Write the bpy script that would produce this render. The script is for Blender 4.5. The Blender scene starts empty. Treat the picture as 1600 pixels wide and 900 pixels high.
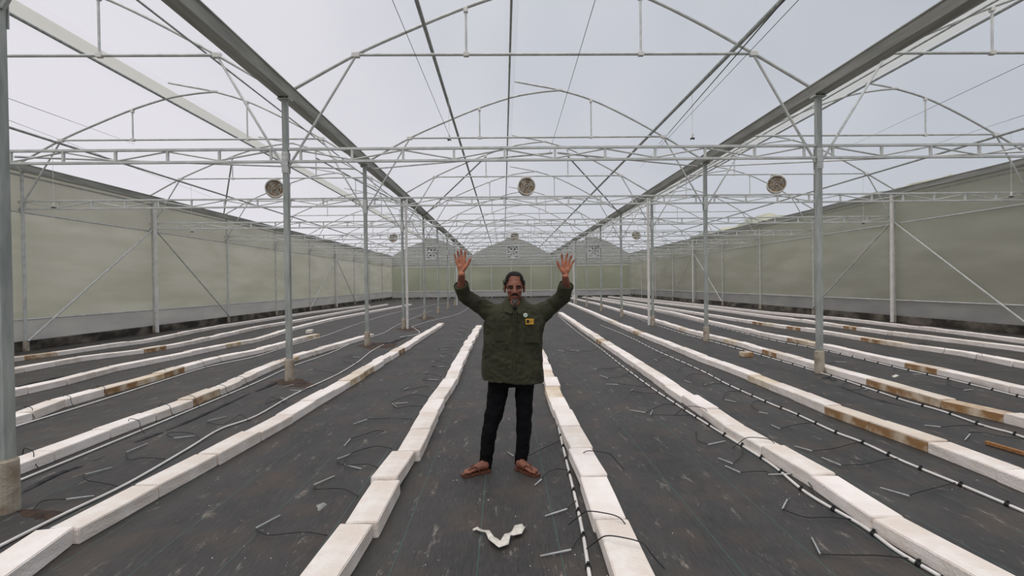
import bpy, bmesh, math, random
from math import sin, cos, pi, radians, atan2, sqrt
from mathutils import Vector, Matrix, noise
random.seed(7)
S = bpy.context.scene
COL = S.collection
# ------------------------------------------------------------------ camera
YAW, PITCH, ROLL, FPX, CH = 0.0185, -0.0099, -0.0124, 711.0, 1.55
FW = Vector((sin(YAW)*cos(PITCH), cos(YAW)*cos(PITCH), sin(PITCH)))
_rt = Vector((cos(YAW), -sin(YAW), 0)); _dn = -_rt.cross(FW)
RT = cos(ROLL)*_rt - sin(ROLL)*_dn
DN = sin(ROLL)*_rt + cos(ROLL)*_dn
cam_d = bpy.data.cameras.new('camera'); cam = bpy.data.objects.new('camera', cam_d); COL.objects.link(cam)
cam_d.sensor_width = 36; cam_d.lens = FPX*36/1600; cam_d.clip_end = 400; cam_d.clip_start = 0.05
M4 = Matrix((RT, -DN, -FW)).transposed().to_4x4(); M4.translation = Vector((0, 0, CH))
cam.matrix_world = M4
S.camera = cam
# ------------------------------------------------------------------ world, light, exposure
W = bpy.data.worlds.new('sky'); S.world = W; W.use_nodes = True
wn = W.node_tree.nodes; wl = W.node_tree.links
bg = wn['Background']; bg.inputs[1].default_value = 1.0
tc = wn.new('ShaderNodeTexCoord'); sep = wn.new('ShaderNodeSeparateXYZ'); wl.new(tc.outputs['Generated'], sep.inputs[0])
nz = wn.new('ShaderNodeTexNoise'); nz.inputs['Scale'].default_value = 1.6; nz.inputs['Detail'].default_value = 3; nz.inputs['Roughness'].default_value = .5
wl.new(tc.outputs['Generated'], nz.inputs['Vector'])
m1 = wn.new('ShaderNodeMath'); m1.operation = 'MULTIPLY_ADD'; m1.inputs[1].default_value = .42; wl.new(sep.outputs['X'], m1.inputs[0]); wl.new(nz.outputs['Fac'], m1.inputs[2])
rp = wn.new('ShaderNodeValToRGB'); rp.color_ramp.elements[0].position = .30; rp.color_ramp.elements[1].position = .88
rp.color_ramp.elements[0].color = (.605, .59, .63, 1); rp.color_ramp.elements[1].color = (.355, .385, .435, 1)
wl.new(m1.outputs[0], rp.inputs[0]); wl.new(rp.outputs[0], bg.inputs[0])
sun_d = bpy.data.lights.new('sun', 'SUN'); sun_d.energy = 1.5; sun_d.angle = radians(60); sun_d.color = (1, .97, .93)
sun = bpy.data.objects.new('sun', sun_d); COL.objects.link(sun); sun.rotation_euler = (radians(18), radians(-8), 0)
S.view_settings.view_transform = 'Standard'; S.view_settings.look = 'None'
S.view_settings.gamma = 1; S.view_settings.use_curve_mapping = False
S.view_settings.exposure = 0.32

# ------------------------------------------------------------------ pixel -> world helpers
O3 = Vector((0, 0, CH))
def ray(px, py): return FW + RT*((px-800)/FPX) + DN*((py-450)/FPX)
def gnd(px, py, z=0.0):
    r = ray(px, py); return O3 + r*((z-CH)/r.z)
def at(px, py, Y):
    r = ray(px, py); return O3 + r*(Y/r.y)
def proj(p):
    v = Vector(p)-O3; d = v.dot(FW)
    if d < .05: return None
    return 800+FPX*v.dot(RT)/d, 450+FPX*v.dot(DN)/d, d

# ------------------------------------------------------------------ materials
def rgb(r, g, b):
    f = lambda c: ((c/255+.055)/1.055)**2.4 if c > 10 else c/255/12.92
    return (f(r), f(g), f(b), 1)
def mat(name, c1, c2=None, scale=8, rough=.6, metal=0, bump=0, bscale=None, stretch=(1, 1, 1), lo=.35, hi=.65, detail=4, coord='Object'):
    m = bpy.data.materials.new(name); m.use_nodes = True
    n, l = m.node_tree.nodes, m.node_tree.links; b = n['Principled BSDF']
    b.inputs['Base Color'].default_value = c1; b.inputs['Roughness'].default_value = rough; b.inputs['Metallic'].default_value = metal
    t = n.new('ShaderNodeTexCoord'); mp = n.new('ShaderNodeMapping'); mp.inputs['Scale'].default_value = stretch
    l.new(t.outputs[coord], mp.inputs[0])
    if c2:
        k = n.new('ShaderNodeTexNoise'); k.inputs['Scale'].default_value = scale; k.inputs['Detail'].default_value = detail
        l.new(mp.outputs[0], k.inputs['Vector'])
        r = n.new('ShaderNodeValToRGB'); r.color_ramp.elements[0].position = lo; r.color_ramp.elements[1].position = hi
        r.color_ramp.elements[0].color = c1; r.color_ramp.elements[1].color = c2
        l.new(k.outputs['Fac'], r.inputs[0]); l.new(r.outputs[0], b.inputs['Base Color'])
    if bump:
        k2 = n.new('ShaderNodeTexNoise'); k2.inputs['Scale'].default_value = bscale or scale*3; k2.inputs['Detail'].default_value = 5
        l.new(mp.outputs[0], k2.inputs['Vector'])
        bp = n.new('ShaderNodeBump'); bp.inputs['Strength'].default_value = bump; bp.inputs['Distance'].default_value = .02
        l.new(k2.outputs['Fac'], bp.inputs['Height']); l.new(bp.outputs[0], b.inputs['Normal'])
    return m
GALV = mat('galvanised_steel', rgb(188, 191, 188), rgb(212, 214, 210), 6, .5, .25, .05, 30)
GALVD = mat('weathered_galvanised_steel', rgb(146, 152, 147), rgb(180, 184, 179), 5, .5, .15, stretch=(3, 3, .5))
GUT = mat('gutter_sheet', rgb(158, 160, 154), rgb(192, 193, 186), 2, .5, .25, stretch=(6, .6, 6))
PVC = mat('white_pvc', rgb(228, 226, 222), rgb(212, 208, 202), 5, .4)
BLK = mat('black_plastic', rgb(20, 21, 22), rgb(30, 31, 32), 10, .5)
STK = mat('grey_dripper_plastic', rgb(190, 192, 190), rgb(165, 168, 166), 30, .5)
CONC = mat('stained_concrete', rgb(176, 166, 150), rgb(122, 98, 72), 9, .9, 0, .4, 40, lo=.45, hi=.75)
SOIL = mat('red_soil', rgb(84, 64, 52), rgb(54, 44, 38), 9, .95, 0, .8, 40)
FOLD = mat('mat_fold', rgb(36, 37, 38), rgb(50, 51, 52), 6, .7)
MARK = mat('paper_scrap', rgb(226, 222, 212), rgb(200, 194, 182), 30, .8)
WOOD = mat('bare_wood', rgb(176, 128, 80), rgb(136, 92, 54), 8, .8, stretch=(1, 8, 8))
BLOCKM = mat('white_aerated_concrete', rgb(250, 243, 237), rgb(240, 230, 222), 5, .9, 0, .35, 60)
BLOCKG = mat('grey_white_aerated_concrete', rgb(240, 233, 226), rgb(226, 214, 202), 6, .9, 0, .35, 60)
BLOCKS = mat('brown_stained_aerated_concrete', rgb(218, 202, 178), rgb(160, 122, 80), 5, .95, 0, .4, 60, lo=.38, hi=.6)
BLOCKT = mat('tan_tinted_aerated_concrete', rgb(232, 220, 202), rgb(196, 166, 124), 5, .95, 0, .4, 60, lo=.42, hi=.68)
MOTOR = mat('fan_motor', rgb(150, 140, 120), rgb(110, 98, 80), 20, .5, .3)
FANW = mat('fan_shell', rgb(232, 230, 224), rgb(200, 192, 176), 8, .45, .3)
FAND = mat('fan_blade', rgb(170, 150, 124), rgb(120, 100, 78), 10, .5, .2)
LOUV = mat('fan_louvre', rgb(214, 216, 214), rgb(200, 202, 200), 10, .4)
DARKB = mat('exhaust_blade', rgb(36, 40, 40), rgb(46, 50, 50), 10, .5)
GRASS = mat('grass', rgb(122, 126, 100), rgb(150, 148, 124), .6, .95, 0, .4, 12)
LEAF = mat('foliage', rgb(84, 98, 66), rgb(182, 178, 150), .45, .9, 0, .6, 6)
CURB = mat('mossy_curb', rgb(128, 120, 108), rgb(52, 48, 42), 1.6, .95, 0, .5, 20, lo=.3, hi=.6, stretch=(1, 1, 1.5))
def side_stain(m, amt):
    n, l = m.node_tree.nodes, m.node_tree.links; b = n['Principled BSDF']; src = b.inputs['Base Color'].links[0].from_socket
    t = n.new('ShaderNodeTexCoord'); sp = n.new('ShaderNodeSeparateXYZ'); l.new(t.outputs['Object'], sp.inputs[0])
    k = n.new('ShaderNodeTexNoise'); k.inputs['Scale'].default_value = 5; l.new(t.outputs['Object'], k.inputs['Vector'])
    q = n.new('ShaderNodeMath'); q.operation = 'MULTIPLY_ADD'; q.inputs[1].default_value = .03; l.new(k.outputs['Fac'], q.inputs[0]); l.new(sp.outputs['Z'], q.inputs[2])
    r = n.new('ShaderNodeMapRange'); r.inputs[1].default_value = .106; r.inputs[2].default_value = .116; r.inputs[4].default_value = amt; l.new(q.outputs[0], r.inputs[0])
    x = n.new('ShaderNodeMix'); x.data_type = 'RGBA'; l.new(r.outputs[0], x.inputs[0]); l.new(src, x.inputs[6]); x.inputs[7].default_value = rgb(232, 222, 208); l.new(x.outputs[2], b.inputs['Base Color'])
side_stain(BLOCKS, .8); side_stain(BLOCKT, .6)
def film(name, col, alpha, tr=.6, n2=None, scale=.6, stretch=(1, 1, 1)):
    """translucent sheet: part see-through, part scattering (light passes in both directions)"""
    m = bpy.data.materials.new(name); m.use_nodes = True
    n, l = m.node_tree.nodes, m.node_tree.links; n.remove(n['Principled BSDF'])
    out = n['Material Output']
    d = n.new('ShaderNodeBsdfDiffuse'); t = n.new('ShaderNodeBsdfTranslucent'); x = n.new('ShaderNodeBsdfTransparent')
    a = n.new('ShaderNodeMixShader'); a.inputs[0].default_value = tr; b = n.new('ShaderNodeMixShader'); b.inputs[0].default_value = alpha
    d.inputs[0].default_value = col; t.inputs[0].default_value = col
    if n2:
        tcn = n.new('ShaderNodeTexCoord'); mp = n.new('ShaderNodeMapping'); mp.inputs['Scale'].default_value = stretch
        k = n.new('ShaderNodeTexNoise'); k.inputs['Scale'].default_value = scale; k.inputs['Detail'].default_value = 3
        r = n.new('ShaderNodeValToRGB'); r.color_ramp.elements[0].position = .35; r.color_ramp.elements[1].position = .65
        r.color_ramp.elements[0].color = col; r.color_ramp.elements[1].color = n2
        l.new(tcn.outputs['Object'], mp.inputs[0]); l.new(mp.outputs[0], k.inputs['Vector']); l.new(k.outputs['Fac'], r.inputs[0])
        l.new(r.outputs[0], d.inputs[0]); l.new(r.outputs[0], t.inputs[0])
    l.new(d.outputs[0], a.inputs[1]); l.new(t.outputs[0], a.inputs[2]); l.new(a.outputs[0], b.inputs[1]); l.new(x.outputs[0], b.inputs[2]); l.new(b.outputs[0], out.inputs[0])
    return m
ROOFF = film('roof_film', rgb(232, 234, 238), .80, .8)
VENTF = film('vent_net', rgb(248, 248, 242), .25, .85)
NETL = film('wall_net_upper', rgb(220, 219, 211), .12, .75, rgb(212, 211, 202), .5, (1, 1, 4))
CURT = film('wall_curtain', rgb(226, 225, 217), .18, .75, rgb(214, 213, 203), .45, (1, 1, 5))
SKIRT = film('wall_skirt', rgb(220, 219, 218), .10, .7, rgb(208, 207, 208), .8, (1, 1, 3))
GABLE = film('gable_net', rgb(196, 195, 190), .16, .7)
ENDC = film('end_curtain', rgb(198, 200, 184), .35, .7)

# ------------------------------------------------------------------ mesh builder
class MB:
    def __init__(s): s.v = []; s.f = []
    def add(s, vs, fs):
        o = len(s.v); s.v += [tuple(v) for v in vs]; s.f += [tuple(i+o for i in f) for f in fs]; return s
    def box(s, c, d, M=None):
        x, y, z = d[0]/2, d[1]/2, d[2]/2
        vs = [Vector((a*x, b*y, e*z)) for a in (-1, 1) for b in (-1, 1) for e in (-1, 1)]
        if M: vs = [M @ v for v in vs]
        vs = [v+Vector(c) for v in vs]
        return s.add(vs, [(0, 1, 3, 2), (4, 6, 7, 5), (0, 4, 5, 1), (2, 3, 7, 6), (0, 2, 6, 4), (1, 5, 7, 3)])
    def tube(s, pts, r, n=8, caps=True, close=False):
        pts = [Vector(p) for p in pts]; N = len(pts); rs = r if isinstance(r, (list, tuple)) else [r]*N
        up = None; rings = []
        for i, p in enumerate(pts):
            a = pts[i-1] if i else (pts[-1] if close else p); b = pts[i+1] if i < N-1 else (pts[0] if close else p)
            t = (b-a).normalized()
            if up is None: up = Vector((0, 0, 1)) if abs(t.z) < .9 else Vector((0, 1, 0))
            x = t.cross(up)
            if x.length < 1e-4: x = t.cross(Vector((1, .3, 0)))
            x.normalize(); u = x.cross(t).normalized(); up = u
            rings.append([p+(x*cos(2*pi*k/n+pi/4 if n == 4 else 2*pi*k/n)+u*sin(2*pi*k/n+pi/4 if n == 4 else 2*pi*k/n))*rs[i] for k in range(n)])
        vs = [v for rg in rings for v in rg]; fs = []
        for i in range(N if close else N-1):
            for k in range(n):
                a, b = i*n+k, i*n+(k+1) % n; j = (i+1) % N
                fs.append((a, b, j*n+(k+1) % n, j*n+k))
        if caps and not close: fs += [tuple(range(n))[::-1], tuple((N-1)*n+k for k in range(n))]
        return s.add(vs, fs)
    def lathe(s, prof, M=None, n=20):
        vs = []; fs = []
        for r, z in prof:
            for k in range(n): vs.append(Vector((r*cos(2*pi*k/n), r*sin(2*pi*k/n), z)))
        for i in range(len(prof)-1):
            for k in range(n): fs.append((i*n+k, i*n+(k+1) % n, (i+1)*n+(k+1) % n, (i+1)*n+k))
        if prof[0][0] > 1e-5: fs.append(tuple(range(n))[::-1])
        if prof[-1][0] > 1e-5: fs.append(tuple((len(prof)-1)*n+k for k in range(n)))
        if M: vs = [M @ v for v in vs]
        return s.add(vs, fs)
    def ell(s, c, r, M=None, nu=20, nv=12):
        vs = []; fs = []
        for i in range(nv+1):
            for k in range(nu):
                a = pi*i/nv
                v = Vector((r[0]*sin(a)*cos(2*pi*k/nu), r[1]*sin(a)*sin(2*pi*k/nu), r[2]*cos(a)))
                if M: v = M @ v
                vs.append(v+Vector(c))
        for i in range(nv):
            for k in range(nu): fs.append((i*nu+k, (i+1)*nu+k, (i+1)*nu+(k+1) % nu, i*nu+(k+1) % nu))
        return s.add(vs, fs)
    def loft(s, rings):
        n = len(rings[0]); vs = [v for r in rings for v in r]; fs = []
        for i in range(len(rings)-1):
            for k in range(n): fs.append((i*n+k, i*n+(k+1) % n, (i+1)*n+(k+1) % n, (i+1)*n+k))
        fs += [tuple(range(n))[::-1], tuple((len(rings)-1)*n+k for k in range(n))]
        return s.add(vs, fs)
    def mesh(s, name):
        m = bpy.data.meshes.new(name); m.from_pydata(s.v, [], s.f); m.update(); return m
    def build(s, name, m, parent=None, smooth=False, bevel=0, loc=None):
        me = s.mesh(name); bm = bmesh.new(); bm.from_mesh(me)
        if bevel: bmesh.ops.bevel(bm, geom=bm.edges[:], offset=bevel, segments=2, affect='EDGES', profile=.6)
        bmesh.ops.recalc_face_normals(bm, faces=bm.faces); bm.to_mesh(me); bm.free()
        me.materials.append(m)
        if smooth: me.shade_smooth() if hasattr(me, 'shade_smooth') else [setattr(p, 'use_smooth', True) for p in me.polygons]
        o = bpy.data.objects.new(name, me); COL.objects.link(o)
        if parent: o.parent = parent
        if loc: o.location = loc
        return o
def tag(o, label=None, cat=None, group=None, kind=None):
    if label: o['label'] = label
    if cat: o['category'] = cat
    if group: o['group'] = group
    if kind: o['kind'] = kind
    return o
def empty(name, loc=(0, 0, 0), rz=0):
    o = bpy.data.objects.new(name, None); COL.objects.link(o); o.location = loc; o.rotation_euler = (0, 0, rz); o.empty_display_size = .1; return o
def copy_tree(o, parent=None):
    c = o.copy(); COL.objects.link(c)
    if parent: c.parent = parent
    for ch in list(o.children): copy_tree(ch, c)
    return c
def smooth_path(pts, n=6):
    """Catmull-Rom"""
    P = [Vector(p) for p in pts]
    if len(P) < 3: return P
    Q = [P[0]*2-P[1]]+P+[P[-1]*2-P[-2]]; out = []
    for i in range(1, len(Q)-2):
        for k in range(n):
            t = k/n; a, b, c, d = Q[i-1], Q[i], Q[i+1], Q[i+2]
            out.append(.5*((2*b)+(c-a)*t+(2*a-5*b+4*c-d)*t*t+(3*b-a-3*c+d)*t**3))
    out.append(P[-1]); return out
ORD = ['first', 'second', 'third', 'fourth', 'fifth', 'sixth', 'seventh', 'eighth', 'ninth', 'tenth', 'eleventh', 'twelfth', 'thirteenth',
       'fourteenth', 'fifteenth', 'sixteenth', 'seventeenth', 'eighteenth', 'nineteenth']
def ordw(k):
    if k <= 19: return ORD[k-1]
    tens = {2: 'twent', 3: 'thirt', 4: 'fort', 5: 'fift', 6: 'sixt', 7: 'sevent'}[k//10]
    return tens+'ieth' if k % 10 == 0 else tens+'y-'+ORD[k % 10-1]

# ------------------------------------------------------------------ dimensions of the greenhouse
XL, XR, WALL_L, WALL_R = -3.50, 5.24, -12.16, 13.98
HG, D1, BAY, Y_END = 4.60, 7.463, 4.228, 49.743
def yf(i): return D1+(i-1)*BAY
CEN = {'left': -7.87, 'centre': .87, 'right': 9.61}
Y0 = -5.0
ARC_L = [(-4.37, 4.66), (-3.22, 5.29), (-2.3, 5.70), (-1.43, 6.05), (-.58, 6.32), (.1, 6.44), (.62, 6.49)]
ARC_R = [(4.37, 4.66), (3.30, 5.29), (2.3, 5.84), (1.45, 6.24), (.60, 6.50), (0, 6.62), (-.52, 6.72)]

# ------------------------------------------------------------------ setting: floor, walls, ceiling
def floor_mat():
    m = bpy.data.materials.new('black_weed_mat'); m.use_nodes = True
    n, l = m.node_tree.nodes, m.node_tree.links; b = n['Principled BSDF']; b.inputs['Roughness'].default_value = .62
    b.inputs['Specular IOR Level'].default_value = .5
    t = n.new('ShaderNodeTexCoord')
    def N(sc, det, st=(1, 1, 1), ro=.6):
        mp = n.new('ShaderNodeMapping'); mp.inputs['Scale'].default_value = st; l.new(t.outputs['Object'], mp.inputs[0])
        k = n.new('ShaderNodeTexNoise'); k.inputs['Scale'].default_value = sc; k.inputs['Detail'].default_value = det; k.inputs['Roughness'].default_value = ro
        l.new(mp.outputs[0], k.inputs['Vector']); return k.outputs['Fac']
    def ramp(f, p0, c0, p1, c1):
        r = n.new('ShaderNodeValToRGB'); e = r.color_ramp.elements; e[0].position = p0; e[1].position = p1; e[0].color = c0; e[1].color = c1
        l.new(f, r.inputs[0]); return r.outputs[0]
    def mix(f, a, c):
        x = n.new('ShaderNodeMix'); x.data_type = 'RGBA'; l.new(f, x.inputs[0])
        for v, s in ((a, x.inputs[6]), (c, x.inputs[7])):
            if isinstance(v, tuple): s.default_value = v
            else: l.new(v, s)
        return x.outputs[2]
    base = ramp(N(1.1, 6, (1.6, .8, 1)), .3, rgb(35, 34, 34), .72, rgb(64, 62, 59))
    grain = ramp(N(26, 3, (3.5, .35, 1)), .35, (0, 0, 0, 1), .75, (.35, .35, .35, 1))
    c = mix(grain, base, rgb(92, 90, 87))
    brown = ramp(N(2.3, 6), .5, (0, 0, 0, 1), .72, (.55, .55, .55, 1)); c = mix(brown, c, rgb(84, 70, 59))
    dust = ramp(N(6, 9, (1.6, .5, 1), .78), .575, (0, 0, 0, 1), .70, (.8, .8, .8, 1)); c = mix(dust, c, rgb(156, 146, 134))
    # stitched teal marking lines every 0.47 m
    sp = n.new('ShaderNodeSeparateXYZ'); l.new(t.outputs['Object'], sp.inputs[0])
    def M(op, a, v=None, w=None):
        q = n.new('ShaderNodeMath'); q.operation = op
        l.new(a, q.inputs[0])
        if v is not None: q.inputs[1].default_value = v
        if w is not None: q.inputs[2].default_value = w
        return q.outputs[0]
    wv = M('FRACT', M('MULTIPLY_ADD', sp.outputs['X'], 1/.47, 20.35))
    ln = M('LESS_THAN', wv, .011); lf = M('MULTIPLY', ln, .5); c = mix(lf, c, rgb(60, 110, 104))
    sv = M('FRACT', M('MULTIPLY_ADD', sp.outputs['X'], 1/2.1, 20.43)); sl = M('LESS_THAN', sv, .0035); c = mix(M('MULTIPLY', sl, .6), c, rgb(34, 34, 35))
    l.new(c, b.inputs['Base Color'])
    bp = n.new('ShaderNodeBump'); bp.inputs['Strength'].default_value = .5; bp.inputs['Distance'].default_value = .03
    l.new(N(3.2, 6, (1, .5, 1)), bp.inputs['Height']); l.new(bp.outputs[0], b.inputs['Normal'])
    return m
tag(MB().box(((WALL_L+WALL_R)/2, (Y0+Y_END)/2, -.05), (WALL_R-WALL_L, Y_END-Y0, .1)).build('floor', floor_mat()), kind='structure')
tag(MB().box((0, 30, -.15), (220, 220, .08)).build('ground_outside', GRASS), kind='structure')
def sheet(name, x, z0, z1, m, y0=Y0, y1=Y_END, t=.006):
    return tag(MB().box((x, (y0+y1)/2, (z0+z1)/2), (t, y1-y0, z1-z0)).build(name, m), kind='structure')
for nm, x, s in (('left', WALL_L, 1), ('right', WALL_R, -1)):
    w = sheet('wall_'+nm, x, .79, 3.50, CURT)
    sheet('wall_'+nm+'_upper_net', x, 3.50, 4.56, NETL); sheet('wall_'+nm+'_skirt', x, .24, .79, SKIRT)
    # curb
    b = MB(); n = 60
    b.box((x, (Y0+Y_END)/2, .12), (.16, Y_END-Y0, .25)).build('baseboard_'+nm, CURB, bevel=.01)['kind'] = 'structure'
def flatpoly(name, pts, y, m, t=.006):
    N = len(pts); vs = [(p[0], y, p[1]) for p in pts]+[(p[0], y+t, p[1]) for p in pts]
    fs = [tuple(range(N)), tuple(range(2*N-1, N-1, -1))]+[(i, (i+1) % N, N+(i+1) % N, N+i) for i in range(N)]
    return tag(MB().add(vs, fs).build(name, m), kind='structure')
flatpoly('wall_back', [(WALL_L, .8), (WALL_R, .8), (WALL_R, 3.45), (WALL_L, 3.45)], Y_END+.05, ENDC)
flatpoly('wall_back_skirt', [(WALL_L, .1), (WALL_R, .1), (WALL_R, .8), (WALL_L, .8)], Y_END+.05, SKIRT)
tag(MB().box(((WALL_L+WALL_R)/2, Y_END+.1, .07), (WALL_R-WALL_L, .16, .15)).build('baseboard_back', CURB, bevel=.01), kind='structure')
gp = [(WALL_L, 3.45), (WALL_R, 3.45), (WALL_R, 4.6)]
for b_ in ('right', 'centre', 'left'):
    c = CEN[b_]; gp += [(c+x, z) for x, z in ARC_R[1:]]+[(c+x, z) for x, z in ARC_L[::-1][2:-1]]
    if b_ != 'left': gp += [(c-4.37, 4.66)]
gp += [(WALL_L, 4.6)]
flatpoly('wall_back_gable', gp, Y_END+.05, GABLE)
for k, b_ in enumerate(('left', 'centre', 'right')):
    c = CEN[b_]
    for j, arc in enumerate((ARC_L[:-2], ARC_R)):
        a = smooth_path([(c+x, 0, z+.03) for x, z in arc], 4); N = len(a)
        vs = [(p.x, Y0, p.z) for p in a]+[(p.x, Y_END+.05, p.z) for p in a]
        fs = [(i, i+1, N+i+1, N+i) for i in range(N-1)]
        tag(MB().add(vs, fs).build('ceiling', ROOFF, smooth=True), kind='structure')
    tag(MB().box((c-.69, (Y0+Y_END)/2, 6.51), (.008, Y_END-Y0, .32)).build('ceiling', VENTF), kind='structure')

# vegetation outside, seen through the sheets
def hedge(name, pts, label):
    b = MB()
    for (x, y, z, r) in pts:
        vs = []; fs = []; nu, nv = 14, 9
        for i in range(nv+1):
            for k in range(nu):
                a = pi*i/nv; d = Vector((sin(a)*cos(2*pi*k/nu), sin(a)*sin(2*pi*k/nu), cos(a)))
                q = 1+.35*noise.noise(d*2+Vector((x, y, z)))
                vs.append(Vector((x, y, z))+Vector((d.x*r*q, d.y*r*q, d.z*r*.75*q)))
        for i in range(nv):
            for k in range(nu): fs.append((i*nu+k, (i+1)*nu+k, (i+1)*nu+(k+1) % nu, i*nu+(k+1) % nu))
        b.add(vs, fs)
    return tag(b.build(name, LEAF, smooth=True), label, 'bushes', kind='stuff')
rnd = random.Random(3)
hedge('bushes', [(WALL_L-9-rnd.random()*5, y, .8+rnd.random()*3.2, 1.3+rnd.random()*1.9) for y in [0+1.3*i for i in range(44)]], 'blurred green bushes outside behind the left side wall')
hedge('bushes', [(WALL_R+5+rnd.random()*3, y, 1.2+rnd.random()*3.2, 1.8+rnd.random()*2.0) for y in [0+1.2*i for i in range(46)]], 'blurred green bushes outside behind the right side wall')
hedge('bushes', [(x, Y_END+10+rnd.random()*5, .8+rnd.random()*3.0, 1.6+rnd.random()*1.8) for x in [-17+1.2*i for i in range(30)]], 'blurred green bushes outside behind the far end wall')

# ------------------------------------------------------------------ steel structure
SPN = {'left': 'left', 'centre': 'middle', 'right': 'right'}
# columns
def make_column(x, y, near=False):
    e = empty('steel_column', (x, y, 0))
    foot = MB().lathe([(.074, 0), (.074, .15), (.071, .355), (.056, .37)], n=18); foot.build('concrete_footing', CONC, e, smooth=False)
    p = MB(); p.box((0, 0, (HG+.36)/2), (.082, .082, HG-.36)); p.build('post', GALVD, e, bevel=.008)
    br = MB(); br.box((0, -.046, 3.55), (.10, .006, .34)).box((0, .046, 3.55), (.10, .006, .34)); br.build('truss_plate', GALV, e, bevel=.002)
    bo = MB()
    for zz in (3.42, 3.50, 3.60, 3.68):
        for sx in (-.03, .03): bo.lathe([(.009, 0), (.009, .008)], Matrix.Translation((sx, -.049, zz)) @ Matrix.Rotation(pi/2, 4, 'X'), 6)
    tag(bo.build('bolt', GALV, e), kind='stuff')
    cp = MB(); cp.box((0, 0, HG-.03), (.20, .13, .012)).box((-.085, 0, HG+.02), (.012, .13, .1)).box((.085, 0, HG+.02), (.012, .13, .1)); cp.build('gutter_saddle', GALV, e)
    return e
proto = None
for side, x in (('left', XL), ('right', XR)):
    for i in range(0 if side == 'left' else 1, 11):
        if proto is None: proto = e = make_column(x, yf(i))
        else: e = copy_tree(proto); e.location = (x, yf(i), 0)
        if side == 'left' and i == 0: lb = 'large grey steel column at the left edge of the picture, on mottled footing'
        else:
            k = i if side == 'right' else i
            lb = 'grey steel column on concrete footing, %s back in the %s column row' % (ordw(k if side == 'right' else k+1), side)
        tag(e, lb, 'column', 'steel columns in two rows')
# pale drain pipes
def drain(x, y, z0, z1, lb, cat='pipe', px=0):
    e = empty('drain_pipe', (x, y, 0)); MB().tube([(0, 0, z0), (0, 0, z1)], .058 if px else .045, 14).build('pipe', PVC, e, smooth=False)
    b = MB()
    for z in (z0+.5, (z0+z1)/2, z1-.4): b.lathe([(.062 if px else .05, 0), (.062 if px else .05, .05)], Matrix.Translation((0, 0, z)), 14)
    b.build('coupling', PVC, e); tag(e, lb, cat, 'white drain pipes')
for i, w in ((3, 'nearest'), (7, 'farther')):
    drain(WALL_L+.245, yf(i)-.08, .02, 4.50, 'white plastic drain pipe down the left wall, %s' % w, px=1)
    drain(WALL_R-.245, yf(i)-.08, .02, 4.50, 'white plastic drain pipe down the right wall, %s' % w, px=1)
    drain(XL+.134, yf(i), .02, 4.50, 'white drain pipe strapped to a left row column, %s' % w)
    drain(XR-.134, yf(i), .02, 4.50, 'white drain pipe strapped to a right row column, %s' % w)
# gutters
def gutter(x, lb, w=.145, h=.14, z=HG):
    pr = [(-w-.03, h), (-w, h), (-w*.62, .012), (w*.62, .012), (w, h), (w+.03, h), (w+.03, h-.012), (w-.0, h-.02), (w*.66, 0), (-w*.66, 0), (-w, h-.02), (-w-.03, h-.012)]
    N = len(pr); vs = [(x+a, Y0, z+b) for a, b in pr]+[(x+a, Y_END, z+b) for a, b in pr]
    fs = [(i, (i+1) % N, N+(i+1) % N, N+i) for i in range(N)]+[tuple(range(N))[::-1], tuple(range(N, 2*N))]
    return tag(MB().add(vs, fs).build('rain_gutter', GUT), lb, 'gutter', 'rain gutters under the roof valleys')
gutter(XL, 'long grey metal rain gutter above the left column row')
gutter(XR, 'long grey metal rain gutter above the right column row')
gutter(WALL_L+.175, 'grey metal rain gutter along the top of the left side wall', .13, .17, 4.50)
gutter(WALL_R-.175, 'grey metal rain gutter along the top of the right side wall', .13, .17, 4.50)
# side wall steel: rails and posts
for nm, x, s in (('left', WALL_L+.05, 1), ('right', WALL_R-.05, -1)):
    for z, wd in ((4.42, 'top'), (3.50, 'middle'), (.79, 'bottom')):
        tag(MB().tube([(x, Y0, z), (x, Y_END, z)], .024, 8).build('wall_rail', GALV), 'slim steel rail along the %s side wall, %s one' % (nm, wd), 'rail', 'side wall rails')
    for i in range(1, 11):
        xx = x+.04*s
        e = empty('wall_post', (xx, yf(i), 0)); MB().tube([(0, 0, .2), (0, 0, 4.5)], .036, 10).build('post', GALV, e)
        MB().lathe([(.07, 0), (.07, .2), (.05, .26)], n=12).build('footing', CONC, e)
        tag(e, 'slim grey post of the %s side wall, %s from the camera' % (nm, ordw(i)), 'post', 'side wall posts')
    for i, j in ((3, 2), (3, 4), (7, 6), (7, 8)):
        tag(MB().tube([(x+.103*s, yf(i), 3.6), (x+.103*s, yf(j), .25)], .026, 8).build('wind_brace', GALV),
            'steel brace sloping down %s the camera on the %s wall, %s pair' % ('towards' if j < i else 'away from', nm, 'near' if i == 3 else 'far'), 'brace', 'diagonal wall braces')
# end wall posts and rails
for k, x in enumerate([WALL_L+.1, -9.0, -5.9, XL, -1.3, .87, 3.0, XR, 7.6, 10.7, WALL_R-.1]):
    tag(MB().box((x, Y_END-.04, 2.0), (.07, .05, 4.0)).build('end_wall_post', GALV), 'slim post of the far end wall, %s from the left' % ordw(k+1), 'post', 'far end wall posts')
for z, w in ((.8, 'lower'), (3.45, 'upper')):
    tag(MB().box(((WALL_L+WALL_R)/2, Y_END-.02, z), (WALL_R-WALL_L-.3, .05, .06)).build('end_wall_rail', PVC), '%s pale rail across the far end wall' % w, 'rail')
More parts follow.
